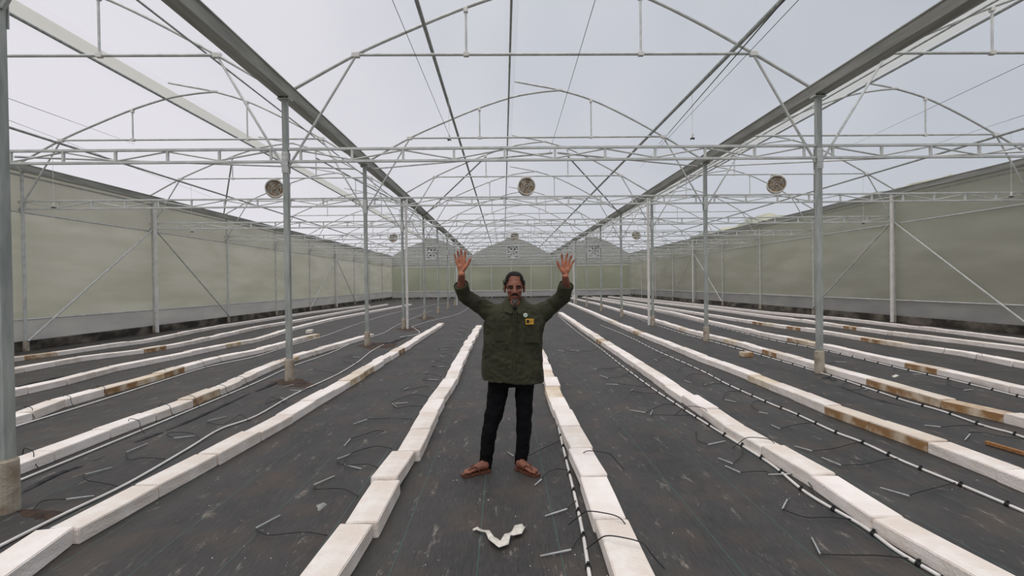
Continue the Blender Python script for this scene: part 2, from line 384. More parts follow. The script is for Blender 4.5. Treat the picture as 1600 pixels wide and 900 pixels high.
# trusses (one per bay and frame)
def make_truss(c):
    e = empty('lattice_truss', (0, 0, 0)); x0, x1 = -4.33, 4.33; zb, zt = 3.57, 3.77
    MB().box((0, 0, zt), (x1-x0, .042, .042)).build('top_chord', GALV, e, bevel=.006)
    MB().box((0, 0, zb), (x1-x0, .042, .042)).build('bottom_chord', GALV, e, bevel=.006)
    n = 10; st = .826; xs = [-4.13+st*k for k in range(n+1)]
    for k in range(n+1): MB().box((0, 0, 0), (.034, .034, zt-zb-.042)).build('upright', GALV, e, loc=(xs[k], 0, (zb+zt)/2))
    for k in range(n):
        a, b = (zb+.03, zt-.03) if k % 2 else (zt-.03, zb+.03)
        MB().tube([(xs[k]+.02, 0, a), (xs[k+1]-.02, 0, b)], .014, 6).build('diagonal', GALV, e)
    return e
tr0 = None
def make_arch(c):
    e = empty('roof_arch', (0, 0, 0))
    a = smooth_path([(x, 0, z) for x, z in ARC_L], 5); MB().tube(a, .026, 10).build('left_hoop', GALV, e, smooth=True)
    a = smooth_path([(x, 0, z) for x, z in ARC_R], 5); MB().tube(a, .026, 10).build('right_hoop', GALV, e, smooth=True)
    MB().tube([(-3.22, 0, 5.29), (3.30, 0, 5.29)], .024, 10).build('collar_tie', GALV, e)
    for x, z in ((-1.43, 6.03), (1.43, 6.23)):
        h = MB().tube([(x, 0, 5.29), (x, 0, z)], .019, 8).build('hanger', GALV, e)
        MB().box((x, 0, 5.29), (.09, .062, .07)).build('clamp', PVC, h, bevel=.008); MB().box((x, 0, z-.02), (.07, .064, .08)).build('clamp', PVC, h, bevel=.008)
    for s_, xt, xb in ((-1, -3.22, -4.32), (1, 3.30, 4.32)):
        h = MB().tube([(xt, 0, 5.27), (xb, 0, 3.50)], .02, 8).build('knee_brace', GALV, e)
        MB().box((xt, 0, 5.285), (.13, .065, .08)).build('clamp', PVC, h, bevel=.008)
    MB().box((.62, 0, 6.495), (.16, .07, .05)).build('ridge_clamp', PVC, e, bevel=.008)
    return e
ar0 = None
for b_ in ('left', 'centre', 'right'):
    for i in range(0, 11):
        t = make_truss(0) if tr0 is None else copy_tree(tr0)
        tr0 = tr0 or t; t.location = (CEN[b_], yf(i), .035 if (i == 0 and b_ == 'centre') else 0)
        tag(t, 'horizontal steel lattice truss across the %s bay, %s back from the camera' % (SPN[b_], ordw(i+1)), 'truss', 'lattice trusses')
        t = make_arch(0) if ar0 is None else copy_tree(ar0)
        ar0 = ar0 or t; t.location = (CEN[b_], yf(i), 0)
        tag(t, 'arched steel roof frame of the %s bay, %s back from the camera' % (SPN[b_], ordw(i+1)), 'roof frame', 'arched roof frames')
# purlins
for b_, dx, z, r, w in (('left', -3.26, 5.22, .03, 'outer'), ('left', 3.0, 5.42, .016, 'inner'), ('left', -.62, 6.33, .03, 'ridge'),
                        ('centre', -2.1, 5.74, .034, 'left'), ('centre', 3.0, 5.39, .036, 'right'), ('centre', -.68, 6.24, .022, 'ridge'),
                        ('right', -2.1, 5.74, .018, 'inner'), ('right', -.62, 6.33, .03, 'ridge'), ('right', -2.7, 5.5, .014, 'lower inner'), ('right', 3.28, 5.22, .03, 'outer')):
    x = CEN[b_]+dx
    tag(MB().tube([(x, Y0, z), (x, Y_END, z)], r, 10).build('roof_purlin', GALVD), 'long steel pipe under the roof of the %s bay, %s one' % (SPN[b_], w), 'purlin', 'long roof purlins')
# roof wind braces
for b_ in ('left', 'centre', 'right'):
    c = CEN[b_]
    for s_ in (-1, 1):
        w = 'left' if s_ < 0 else 'right'
        tag(MB().tube([(c+s_*4.34, yf(4), 4.58), (c+s_*1.43, yf(3), 5.98)], .026, 8).build('roof_brace', GALVD),
            'dark sloping brace up to the roof of the %s bay, %s side' % (SPN[b_], w), 'brace', 'sloping roof braces')
        tag(MB().tube([(c+s_*.05, yf(1), 3.68), (c+s_*4.15, yf(2)-.06, 4.50)], .018, 8).build('plan_brace', GALV),
            'thin brace from near truss to %s column top of %s bay' % (w, SPN[b_]), 'brace', 'thin plan braces')
# wires
for k, (a, b, r, w) in enumerate([(at(613, 0, 5.3), at(702, 212, 10.2), .004, 'left of the ridge'), (at(930, 0, 5.2), at(858, 240, 12.5), .004, 'right of the ridge'),
        (at(1600, 100, 8.5), at(1320, 232, 19), .005, 'upper one in the right bay'), (at(1600, 180, 10.6), at(1400, 245, 19), .005, 'lower one in the right bay'),
        (at(25, 158, 9), at(210, 225, 16), .005, 'upper one in the left bay'), (at(25, 192, 10.6), at(330, 308, 26), .005, 'lower one in the left bay'),
        (at(1225, 0, 4.9), at(1030, 225, 13), .008, 'beside the right purlin'), (at(1240, 8, 4.9), at(1000, 262, 16), .004, 'far right in the middle bay')]):
    a = a+(a-b)*.35
    tag(MB().tube([a, b], r, 6).build('roof_wire', BLK), 'thin dark wire under the roof, %s' % w, 'wire', 'thin roof wires')
# foggers hanging on cords
def fogger(top, bot, lb):
    e = empty('fogger', bot); L = top.z-bot.z
    MB().tube([(0, 0, .03), (0, 0, L)], .004, 6).build('hose', PVC, e)
    MB().lathe([(.016, .01), (.02, .02), (.02, .09), (.01, .11)], n=10).build('body', PVC, e)
    b = MB()
    for k in range(4): b.tube([(0, 0, .0), (.05*cos(k*pi/2+.5), .05*sin(k*pi/2+.5), -.012)], .012, 8)
    b.ell((0, 0, 0), (.02, .02, .02), nu=10, nv=6); b.build('nozzle', BLK, e); tag(e, lb, 'fogger', 'hanging foggers')
fogger(at(700, 150, 10.2), at(702, 218, 10.2), 'fogger on a thin cord left of centre under the roof')
fogger(at(1082, 140, 9.3), at(1082, 216, 9.3), 'fogger on a thin cord right of centre under the roof')
def atx(px, py, X): r_ = ray(px, py); return O3 + r_*(X/r_.x)
def wallfog(px, py, X, lb): b_ = atx(px, py, X); fogger(Vector((b_.x, b_.y, 5.2)), b_, lb)
wallfog(84, 324, CEN['left']-3.26, 'small fogger hanging by the left wall, nearer one')
wallfog(300, 362, CEN['left']-3.26, 'small fogger hanging by the left wall, farther one')
wallfog(1580, 307, CEN['right']+3.28, 'small fogger hanging by the right wall, nearer one')
wallfog(1349, 349, CEN['right']+3.28, 'small fogger hanging by the right wall, farther one')
# circulation fans
RX = Matrix.Rotation(pi/2, 4, 'X')
def circ_fan():
    e = empty('circulation_fan')
    prof = [(.285, -.14), (.30, -.15), (.305, -.13), (.29, -.10), (.29, .10), (.305, .13), (.30, .15), (.285, .14), (.28, 0)]
    MB().lathe(prof+[prof[0]], RX, 32).build('shell', FANW, e, smooth=False)
    hub = MB().lathe([(.0, .07), (.05, .06), (.055, 0), (.055, -.12), (.0, -.12)], RX, 16).build('motor', MOTOR, e)
    for k in range(4):
        R = Matrix.Rotation(k*pi/2+.3, 4, 'Y'); vs = []
        for r, w, tw in ((.05, .03, .6), (.14, .07, .5), (.22, .095, .4), (.27, .085, .35)):
            for s_ in (-1, 1):
                for t in (-.003, .003): vs.append(R @ Vector((s_*w, t+s_*w*sin(tw)*.6, r)))
        fs = []
        for j in range(3):
            a = j*4; b = a+4; fs += [(a, b, b+2, a+2), (a+1, a+3, b+3, b+1), (a, a+1, b+1, b), (a+2, b+2, b+3, a+3)]
        fs += [(0, 2, 3, 1), (12, 13, 15, 14)]
        MB().add(vs, fs).build('blade', FAND, e)
    g = MB()
    for r in (.10, .19, .27): g.tube([(r*cos(t*pi/14), -.145, r*sin(t*pi/14)) for t in range(28)], .004, 5, close=True)
    for k in range(4): g.tube([(0, -.145, 0), (.285*cos(k*pi/2+.78), -.14, .285*sin(k*pi/2+.78))], .004, 5)
    g.build('guard', FANW, e)
    MB().box((0, 0, .34), (.36, .05, .03)).box((-.17, 0, .27), (.02, .05, .14)).box((.17, 0, .27), (.02, .05, .14)).build('bracket', PVC, e)
    MB().tube([(-.12, 0, .34), (-.12, 0, .36)], .02, 6).tube([(.12, 0, .34), (.12, 0, .36)], .02, 6).build('hanger', GALV, e)
    return e
f0 = None
for i, far in ((3, False), (7, True)):
    for b_, dx, rz in (('left', 0, .45), ('centre', -.03, .05), ('right', .06, -.45)):
        f = circ_fan() if f0 is None else copy_tree(f0); f0 = f0 or f
        f.location = (CEN[b_]+dx, yf(i), 4.92); f.rotation_euler = (0, 0, rz)
        tag(f, 'round circulation fan hanging in the %s bay, %s' % (SPN[b_], 'small and far back' if far else 'the nearer large one'), 'fan', 'round circulation fans')
# exhaust fans in the far gables
def exhaust():
    e = empty('exhaust_fan'); h = .62
    fr = MB()
    for s_ in (-1, 1): fr.box((s_*h, 0, 0), (.09, .25, 2*h+.09)).box((0, 0, s_*h), (2*h-.09, .25, .09))
    fr.build('frame', LOUV, e, bevel=.01)
    MB().lathe([(.58, -.02), (.58, .02), (.53, .02), (.53, -.02), (.58, -.02)], RX, 28).build('ring', LOUV, e)
    MB().box((0, .12, 0), (2*h-.1, .01, 2*h-.1)).build('shutter', DARKB, e)
    for k in range(6):
        R = Matrix.Rotation(k*pi/3+.2, 4, 'Y'); vs = [R @ Vector(v) for v in ((-.05, -.02, .08), (.05, .02, .08), (-.17, -.03, .5), (.17, .05, .5), (-.05, -.01, .08), (.05, .03, .08), (-.17, -.02, .5), (.17, .06, .5))]
        MB().add(vs, [(0, 1, 3, 2), (4, 6, 7, 5), (0, 4, 5, 1), (2, 3, 7, 6), (0, 2, 6, 4), (1, 5, 7, 3)]).build('blade', LOUV, e)
    MB().lathe([(.1, -.05), (.1, .05)], RX, 14).build('hub', MOTOR, e)
    g = MB()
    for s_ in (-.3, 0, .3): g.box((s_, -.1, 0), (.025, .02, 2*h))
    g.build('guard_bar', LOUV, e)
    return e
x0 = None
for b_, x in (('left', -7.68), ('centre', 1.04), ('right', 9.92)):
    f = exhaust() if x0 is None else copy_tree(x0); x0 = x0 or f; f.location = (x, Y_END-.078, 4.98)
    tag(f, 'square white exhaust fan in the far gable of the %s bay' % SPN[b_], 'exhaust fan', 'square exhaust fans')

# ------------------------------------------------------------------ block rows (pixel centre line of the top faces, 1600x900 frame)
ROWS = {
 'L1': ('just left of the man', [(497, 900), (553, 820), (600, 754), (631, 706), (653, 672), (681, 625), (692, 609), (702, 592), (712, 572), (722, 553), (731, 537), (743, 517), (750, 507)]),
 'L2': ('second left of the man', [(34, 868), (85, 834), (212, 767), (310, 718), (377, 683), (430, 655), (497, 617), (550, 588), (598, 559), (630, 541), (652, 527), (675, 514), (692, 503)]),
 'L3': ('third left of the man', [(30, 717), (162, 668), (238, 642), (296, 622), (345, 603), (380, 587), (432, 565), (492, 546), (530, 536), (560, 527), (584, 520)]),
 'L4': ('fourth left of the man', [(27, 648), (90, 625), (157, 607), (208, 594), (258, 580), (300, 567), (350, 555), (400, 546), (430, 538), (468, 527), (502, 521)]),
 'L5': ('fifth left of the man', [(22, 608), (78, 597), (175, 572), (240, 560), (295, 549), (362, 535), (400, 529), (455, 512), (520, 497), (575, 487), (642, 475)]),
 'L6': ('sixth left of the man', [(22, 575), (125, 557), (225, 545), (300, 532), (400, 510), (462, 500), (512, 491), (605, 475)]),
 'L7': ('along the left side wall', [(22, 557), (75, 551), (160, 539), (230, 530), (320, 512), (400, 500), (487, 487), (578, 476)]),
 'R1': ('just right of the man', [(996, 900), (958, 808), (932, 750), (911, 700), (895, 675), (880, 640), (868, 615), (859, 591), (850, 567), (842, 545), (830, 520)]),
 'R2': ('second right of the man', [(1535, 886), (1386, 805), (1286, 741), (1160, 672), (1116, 642), (1054, 604), (1032, 589), (974, 551), (943, 532), (897, 502), (874, 487)]),
 'R3': ('third right of the man', [(1620, 750), (1535, 713), (1435, 679), (1360, 654), (1297, 632), (1248, 612), (1140, 570), (1095, 555), (1042, 534), (1002, 519), (952, 499), (925, 487), (887, 472)]),
 'R4': ('fourth right of the man', [(1600, 650), (1540, 638), (1462, 620), (1400, 601), (1350, 588), (1240, 557), (1200, 546), (1150, 532), (1085, 517), (1025, 499), (980, 487), (930, 473)]),
 'R5': ('fifth right of the man', [(1600, 605), (1500, 581), (1435, 569), (1347, 550), (1287, 537), (1200, 521), (1100, 499), (1050, 487), (968, 473)]),
 'R6': ('sixth right of the man', [(1600, 566), (1500, 547), (1412, 536), (1360, 528), (1287, 516), (1200, 505), (1050, 482), (985, 472)]),
 'R7': ('seventh right of the man', [(1600, 542), (1500, 530), (1400, 519), (1320, 508), (1245, 498), (1200, 493), (1100, 480), (1010, 470)]),
 'R8': ('along the right side wall', [(1600, 530), (1500, 517), (1400, 506), (1312, 496), (1200, 487), (1100, 476), (1030, 469)]),
}
STAIN = {'L2': [(569, 578), (630, 543)], 'L3': [(318, 612)], 'L4': [(193, 606), (286, 573)], 'L6': [(262, 541)], 'L7': [(50, 554)],
         'R2': [(940, 533)], 'R3': [(1330, 643), (1385, 662), (1002, 519)], 'R4': [(1371, 594), (1480, 624), (1565, 644), (1215, 550)],
         'R5': [(1242, 529), (1425, 568), (1095, 498)], 'R6': [(1350, 528), (1240, 510), (1175, 502)], 'R7': [(1330, 509), (1190, 491)]}
BW, BH, BL = .20, .10, .60
def block_mesh(w, h, L, seed, m):
    r = random.Random(seed); bm = bmesh.new(); bmesh.ops.create_cube(bm, size=1)
    bmesh.ops.subdivide_edges(bm, edges=bm.edges[:], cuts=1, use_grid_fill=True)
    for v in bm.verts: v.co = Vector((v.co.x*w, v.co.y*L, (v.co.z+.5)*h*(1+((seed*7) % 5-2)*.035)))+Vector((r.uniform(-.0025, .0025), r.uniform(-.003, .003), r.uniform(-.002, .002) if v.co.z > 0 else 0))
    bmesh.ops.bevel(bm, geom=[e for e in bm.edges if e.calc_face_angle(0) > .7], offset=.006, segments=2, affect='EDGES')
    for f in bm.faces: f.smooth = False
    me = bpy.data.meshes.new('concrete_block'); bm.to_mesh(me); bm.free(); me.materials.append(m); return me
MESH = {k: [block_mesh(BW, BH, .592, s+10*j, m) for s in range(4)] for j, (k, m) in enumerate((('w', BLOCKM), ('g', BLOCKG), ('s', BLOCKS), ('t', BLOCKT)))}
rowpath = {}; cand = []
for rk, (desc, pts) in ROWS.items():
    P = [gnd(x, y, BH) for x, y in pts]
    # extend towards the camera a little for the rows leaving the frame
    P.sort(key=lambda p: p.y)
    if rk in ('L1', 'R1', 'R2', 'L2', 'R3', 'L3'):
        d = (P[0]-P[1]); d = Vector((0, -1, 0)) if rk != 'L2' else d.normalized(); P.insert(0, P[0]+d*.5)
    else:
        P.insert(0, P[0]+Vector((0, -1.2, 0)))
    if rk[0] == 'R' and rk not in ('R1', 'R2'):
        yE = {'R3': 47, 'R4': 46, 'R5': 47, 'R6': 47, 'R7': 47.5, 'R8': 47.5}[rk]
        if P[-1].y < yE: P.append(Vector((P[-1].x, yE, BH)))
    # resample, keep X wobble limited
    rowpath[rk] = P
    seg = [0.0]
    for a, b in zip(P, P[1:]): seg.append(seg[-1]+(b-a).length)
    def pos(s, P=P, seg=seg):
        for a in range(len(P)-1):
            if s <= seg[a+1]:
                t = (s-seg[a])/(seg[a+1]-seg[a]); return P[a].lerp(P[a+1], t)
        return P[-1]
    # phase so that a joint falls at known place
    s = {'L1': .40, 'R1': .46, 'R2': .41, 'L2': .18}.get(rk, 0.1); r = random.Random(rk); k = 0
    while s+BL <= seg[-1]+.05:
        a, b = pos(s), pos(s+BL); c = (a+b)/2; ang = atan2(-(b.x-a.x), b.y-a.y)
        jj = .017 if rk in ('L1', 'L2', 'L3', 'R1') else .009; c = Vector((c.x+r.uniform(-jj, jj), c.y, 0))
        cand.append([rk, c, ang+r.uniform(-.022, .022), r.random(), s]); s += BL
def inview(c):
    for dx, dy, z in ((0, 0, .05), (0, .3, .1), (0, -.3, .1), (.1, 0, .1), (-.1, 0, .1)):
        q = proj((c.x+dx, c.y+dy, z))
        if q and -2 < q[0] < 1602 and q[1] < 902: return True
    return False
cand = [c for c in cand if inview(c[1])]
def pxsize(c):
    q = proj((c.x, c.y, .1)); return 1/(q[2]*q[2])*(1.45/q[2]+.15)
order = sorted(cand, key=lambda c: -pxsize(c[1])); indiv = set(id(c) for c in order[:285])
stains = {}
for rk, l_ in STAIN.items():
    for (x, y) in l_:
        g = gnd(x, y, BH); cc = min((c for c in cand if c[0] == rk), key=lambda c: (c[1]-g).length); stains[id(cc)] = 1
cnt = {}; rest = MB(); restcols = []
for c in sorted(cand, key=lambda c: (c[0], c[1].y)):
    rk, p, ang, u, s = c; cnt[rk] = cnt.get(rk, 0)+1
    kind = 's' if id(c) in stains else ('t' if u < .07 and p.y > 5 else ('g' if u < .35 else 'w'))
    TW = [('L1', (590, 787), .022, .05, 0), ('L1', (625, 730), -.004, -.02, .045), ('L1', (653, 680), .012, .03, 0), ('R1', (921, 724), -.008, .02, .03), ('L2', (60, 850), -.02, .06, 0)]
    tx = 0
    for rk_, (ax, ay), dx_, dr_, tl_ in TW:
        if rk_ == rk and abs((p-gnd(ax, ay, BH)).y) < .3: p = p+Vector((dx_, 0, 0)); ang += dr_; tx = tl_
    if id(c) in indiv:
        o = bpy.data.objects.new('concrete_block', MESH[kind][int(u*97) % 4]); COL.objects.link(o)
        o.location = p+Vector((0, 0, .3*sin(tx))); o.rotation_euler = (-tx, 0, ang) if tx else (0, 0, ang+(pi if u > .5 else 0))
        w = {'s': 'brown-stained', 't': 'tan-tinted', 'g': 'greyish white', 'w': 'white'}[kind]
        tag(o, '%s block, %s from near end of the row %s' % (w, ordw(cnt[rk]), ROWS[rk][0]), 'block', 'concrete blocks laid in long rows')
    else:
        M = Matrix.Rotation(ang, 3, 'Z'); nb = len(rest.v)
        rest.box((p.x, p.y, BH/2), (BW, .592, BH), M); restcols += [1 if kind in 'st' and u < .5 or kind == 's' else 0]*6
ro = rest.build('distant_blocks', BLOCKM); ro.data.materials.append(BLOCKT)
tag(ro, 'small distant concrete blocks at the far ends of the rows', 'block', kind='stuff')
# loose blocks
def loose(name, px, py, dims, rz, m, lb):
    g = gnd(px, py, 0); o = bpy.data.objects.new(name, block_mesh(dims[0], dims[2], dims[1], 99+px, m)); COL.objects.link(o); o.location = (g.x, g.y, 0); o.rotation_euler = (0, 0, rz); tag(o, lb, 'block')
loose('concrete_block', 1166, 557, (.22, .16, .10), .1, BLOCKS, 'loose brown broken block lying between rows in front of right columns')
loose('concrete_block', 484, 520, (.19, .3, .1), .2, BLOCKG, 'loose short white block beside the end of the fifth left row')
loose('concrete_block', 898, 466, (.42, .4, .28), .1, BLOCKM, 'small white block stack far back beside the man\'s raised left arm')

# ------------------------------------------------------------------ drip lines
def C(o, l): return [(o[0]+x/4, o[1]+y/4) for x, y in l]
c1, c2, c3, c4, c5, c6, c7, c8 = (0, 450), (400, 450), (800, 450), (1200, 450), (0, 675), (400, 675), (800, 675), (1200, 675)
LINES = {
 'P1': ('at the man\'s left leg, along the row right of him', [(922, 905), (910, 830), (897, 770), (880, 700), (868, 650), (852, 600), (846, 570), (836, 540), (826, 510)], .3),
 'P2': ('left of the second row right of the man', [(1468, 900), (1400, 860), (1345, 820), (1260, 770), (1200, 722), (1120, 672), (1085, 650), (1050, 627), (1020, 607), (990, 585), (960, 562), (935, 542), (900, 517), (872, 493)], .3),
 'P3': ('left of the third row right of the man', [(1602, 800), (1500, 757), (1412, 721), (1345, 690), (1305, 675), (1242, 646), (1200, 629), (1140, 602), (1117, 590), (1100, 581), (1065, 565), (1022, 546), (980, 525), (938, 508)], .3),
 'P4': ('left of the fourth row right of the man', [(1602, 684), (1575, 675), (1537, 665), (1471, 642), (1417, 627), (1372, 612), (1297, 587), (1200, 558), (1150, 544), (1100, 530), (1050, 516), (980, 492)], .35),
 'P5': ('left of the fifth row right of the man', [(1602, 622), (1535, 605), (1485, 593), (1440, 583), (1400, 574), (1330, 557), (1257, 541), (1200, 530), (1112, 508), (1025, 487)], .35),
 'Q1': ('left of the second row left of the man', [(-6, 856), (100, 803), (200, 755), (295, 700), (345, 670), (400, 650), (462, 615), (525, 586), (560, 565), (580, 549), (602, 537)], 0),
 'Q2': ('in front of the third row left of the man', [(22, 754), (125, 712), (217, 674), (275, 650), (400, 598), (455, 573), (515, 552), (560, 532), (600, 520), (625, 506), (675, 485)], 0),
 'Q3': ('in front of the fourth row left of the man', [(22, 667), (140, 631), (260, 593), (325, 573), (400, 557), (450, 541), (507, 525), (537, 514), (575, 501), (625, 487), (700, 472)], 0),
 'Q4': ('curling far back past the end of the second left row', [(625, 527), (655, 521), (648, 513), (645, 510), (675, 501), (715, 491), (732, 481)], 0),
}
emit_mesh = MB().lathe([(.014, -.014), (.017, -.011), (.017, .011), (.014, .014)], Matrix.Rotation(pi/2, 4, 'X'), 10).lathe([(.009, 0), (.009, .028)], None, 8)
em = None
for k, (desc, pts, sp) in LINES.items():
    P = smooth_path([gnd(x, y, .012) for x, y in pts], 5)
    e = empty('drip_line', (P[0].x, P[0].y, 0)); off = Vector((P[0].x, P[0].y, 0))
    MB().tube([p-off for p in P], .011, 8).build('pipe', PVC, e, smooth=True)
    if sp:
        acc = .1; n_ = 0; 
        for a, b in zip(P, P[1:]):
            L = (b-a).length
            while acc < L and n_ < 44:
                q = a.lerp(b, acc/L)-off
                if em is None: o = emit_mesh.build('emitter', BLK, e); em = o
                else: o = em.copy(); COL.objects.link(o); o.parent = e
                o.location = q; o.rotation_euler = (0, 0, atan2(-(b.x-a.x), b.y-a.y)); acc += sp; n_ += 1
            acc -= L
    tag(e, 'white plastic drip pipe %s' % desc, 'pipe', 'white drip pipes on the floor')
# drip stakes: (crop origin, tube points, stake joint, stake tip, where)
T = []
def stake(o, tube, j, t, w): T.append((C(o, tube), C(o, [j])[0], C(o, [t])[0], w))
stake(c7, [(310, 50), (200, 110), (100, 158), (12, 150)], (12, 150), (-28, 125), 'behind the man\'s ankles')
stake(c7, [(365, 240), (290, 242), (220, 265), (185, 295)], (185, 295), (150, 325), 'beside the man\'s left foot')
stake(c7, [(405, 425), (385, 455), (345, 480)], (345, 480), (205, 525), 'on the mat right of the paper scrap')
stake(c7, [(455, 650), (420, 680), (370, 735)], (370, 735), (175, 775), 'nearest the bottom edge right of the paper scrap')
stake(c8, [(285, 380), (270, 350), (220, 300), (140, 262)], (140, 262), (0, 265), 'lying over the pipe of the second right row')
stake(c8, [(520, 545), (380, 547), (250, 548), (150, 520), (90, 480)], (90, 478), (122, 418), 'left of the second right row, pointing away')
stake(c8, [(880, 790), (700, 788), (500, 785), (325, 762)], (325, 760), (272, 657), 'near the bottom right, left of the second right row')
stake(c8, [(580, 60), (500, 90), (400, 115), (275, 118)], (275, 118), (165, 87), 'between second and third right rows, farthest of three')
stake(c8, [(830, 165), (720, 185), (600, 212), (455, 208)], (455, 208), (335, 158), 'between second and third right rows, middle of three')
stake(c8, [(1170, 315), (1050, 360), (900, 402)], (895, 403), (698, 346), 'between second and third right rows, nearest of three')
stake(c8, [(1600, 45), (1450, 35), (1350, 15), (1262, 12)], (1262, 12), (1230, 50), 'between third and fourth right rows at the right edge')
stake(c7, [(1440, 100), (1435, 160), (1380, 198)], (1380, 198), (1290, 162), 'in a tangle beside the second right row')
stake(c7, [(1600, 262), (1590, 258), (1500, 258), (1430, 253)], (1425, 252), (1330, 210), 'below the tangle beside the second right row')
stake(c7, [(1150, -10), (1160, 60), (1225, 78)], (1225, 78), (1335, 55), 'pointing at the pipe of the second right row')
stake(c3, [(1130, 795), (1000, 803), (900, 800), (865, 793)], (865, 793), (882, 755), 'between the two rows right of the man, short upright one')
stake(c3, [(1030, 730), (950, 735), (900, 755), (835, 778)], (835, 778), (735, 762), 'between the two rows right of the man, long pale one')
stake(c3, [(910, 660), (820, 662), (750, 650), (735, 645)], (735, 645), (758, 632), 'between the two rows right of the man, third from nearest')
stake(c3, [(870, 620), (780, 620), (665, 603)], (665, 603), (590, 600), 'between the two rows right of the man, fourth from nearest')
stake(c3, [(740, 530), (680, 560), (600, 565)], (600, 563), (550, 545), 'between the two rows right of the man, fifth from nearest')
stake(c3, [(690, 490), (640, 505), (540, 515)], (540, 515), (510, 500), 'between the two rows right of the man, sixth from nearest')
stake(c3, [(545, 380), (480, 398), (420, 395)], (420, 393), (365, 388), 'between the two rows right of the man, seventh from nearest')
stake(c3, [(400, 385), (380, 398), (325, 395)], (325, 395), (280, 388), 'just right of the man\'s jacket')
stake(c3, [(1120, 490), (1080, 495), (1030, 515)], (1030, 515), (1050, 498), 'right of the second right row, far back one')
stake(c3, [(1200, 540), (1120, 545), (1075, 577)], (1075, 577), (1120, 592), 'right of the second right row, small curled one')
stake(c3, [(1330, 600), (1300, 605), (1200, 603)], (1200, 603), (1265, 590), 'right of the second right row, flat one')
stake(c3, [(1420, 645), (1350, 655), (1320, 690)], (1330, 697), (1400, 712), 'right of the second right row, in a wide curl')
stake(c3, [(1600, 712), (1520, 715), (1497, 745), (1540, 775)], (1540, 775), (1600, 785), 'right of the second right row, nearest curled one')
stake(c3, [(975, 435), (930, 440), (912, 455)], (912, 455), (880, 440), 'right of the second right row, tiny far one')
stake(c4, [(1140, 572), (1120, 600), (1160, 630), (1220, 640)], (1220, 640), (1285, 632), 'right of the fourth right row in a loop')
stake(c4, [(1350, 860), (1200, 868), (1080, 870)], (1080, 868), (975, 857), 'between third and fourth right rows, nearest')
stake(c4, [(800, 495), (790, 520), (900, 538)], (900, 538), (955, 540), 'between fourth and fifth right rows')
stake(c4, [(390, 550), (300, 500), (415, 470)], (415, 460), (495, 462), 'just right of the nearest right column')
stake(c4, [(280, 840), (180, 862), (75, 880)], (75, 880), (20, 855), 'between second and third right rows, farthest small one')
stake(c4, [(520, 592), (460, 612), (520, 645), (600, 635)], (600, 635), (628, 628), 'between third and fourth right rows beside the column')
stake(c6, [(850, 103), (760, 98), (660, 120), (590, 150), (550, 200)], (550, 203), (660, 230), 'in a wide arc left of the man\'s row')
stake(c6, [(760, 222), (700, 213), (600, 215), (540, 215), (512, 200), (508, 170)], (508, 168), (605, 133), 'pointing right, left of the man\'s row, sixth from nearest')
stake(c6, [(800, -5), (750, 0), (680, 25), (590, 42)], (590, 42), (550, 88), 'left of the man\'s row beyond the wide arc')
stake(c6, [(640, 402), (560, 372), (480, 365), (375, 368), (362, 335)], (362, 330), (493, 273), 'left of the man\'s row, second from the bottom edge')
stake(c6, [(445, 645), (300, 640), (100, 658), (20, 640), (0, 605)], (0, 600), (155, 518), 'left of the man\'s row, nearest the bottom edge')
stake(c2, [(975, 820), (850, 822), (695, 820)], (695, 820), (608, 850), 'left of the man\'s row, fourth from the bottom edge')
stake(c2, [(1040, 740), (960, 745), (880, 760), (860, 740), (865, 724)], (865, 722), (950, 715), 'left of the man\'s row in a small loop')
stake(c2, [(1080, 682), (1000, 672), (920, 690), (850, 720)], (850, 722), (880, 742), 'left of the man\'s row inside a high arc')
stake(c2, [(1110, 640), (1060, 620), (960, 642), (908, 640)], (908, 640), (955, 622), 'left of the man\'s row, eighth back')
stake(c2, [(1140, 582), (1090, 585), (1040, 580), (1075, 570)], (1075, 570), (1140, 575), 'left of the man\'s row, ninth back')
stake(c2, [(1160, 555), (1100, 545), (1025, 540)], (1025, 540), (1080, 522), 'left of the man\'s row, tenth back')
stake(c2, [(1190, 500), (1140, 500), (1095, 495), (1120, 495)], (1120, 495), (1180, 490), 'left of the man\'s row, eleventh back')
stake(c2, [(1205, 475), (1160, 465), (1120, 462)], (1120, 462), (1095, 455), 'left of the man\'s row, twelfth back')
stake(c2, [(1225, 430), (1190, 412), (1150, 420)], (1150, 420), (1190, 440), 'left of the man\'s row, thirteenth back')
stake(c2, [(1260, 385), (1220, 375), (1140, 385)], (1150, 385), (1200, 378), 'left of the man\'s row, fourteenth back')
stake(c2, [(1290, 330), (1260, 318), (1240, 320)], (1240, 320), (1285, 322), 'left of the man\'s row, fifteenth back')
stake(c2, [(1310, 290), (1280, 280), (1250, 284)], (1250, 284), (1290, 290), 'left of the man\'s row, sixteenth back')
stake(c2, [(1330, 262), (1300, 255), (1265, 262)], (1265, 262), (1300, 262), 'left of the man\'s row, seventeenth back')
stake(c2, [(1340, 236), (1310, 232), (1285, 236)], (1285, 236), (1325, 240), 'left of the man\'s row, farthest small one')
stake(c2, [(330, 575), (300, 600), (235, 603)], (235, 603), (170, 617), 'beside the second left column footing, upper')
stake(c2, [(380, 612), (330, 630), (290, 642)], (290, 642), (210, 637), 'beside the second left column footing, lower')
stake(c2, [(190, 720), (100, 690), (60, 730), (155, 688)], (155, 685), (195, 698), 'among loose loops left of the second left row')
stake(c2, [(520, 530), (430, 530), (360, 510)], (360, 507), (325, 515), 'between the two pipes at left, far middle')
stake(c2, [(620, 465), (560, 470), (545, 440), (600, 420)], (605, 431), (648, 432), 'beside the third left column, upper')
stake(c2, [(660, 480), (640, 478), (600, 470)], (595, 470), (638, 468), 'beside the third left column, lower')
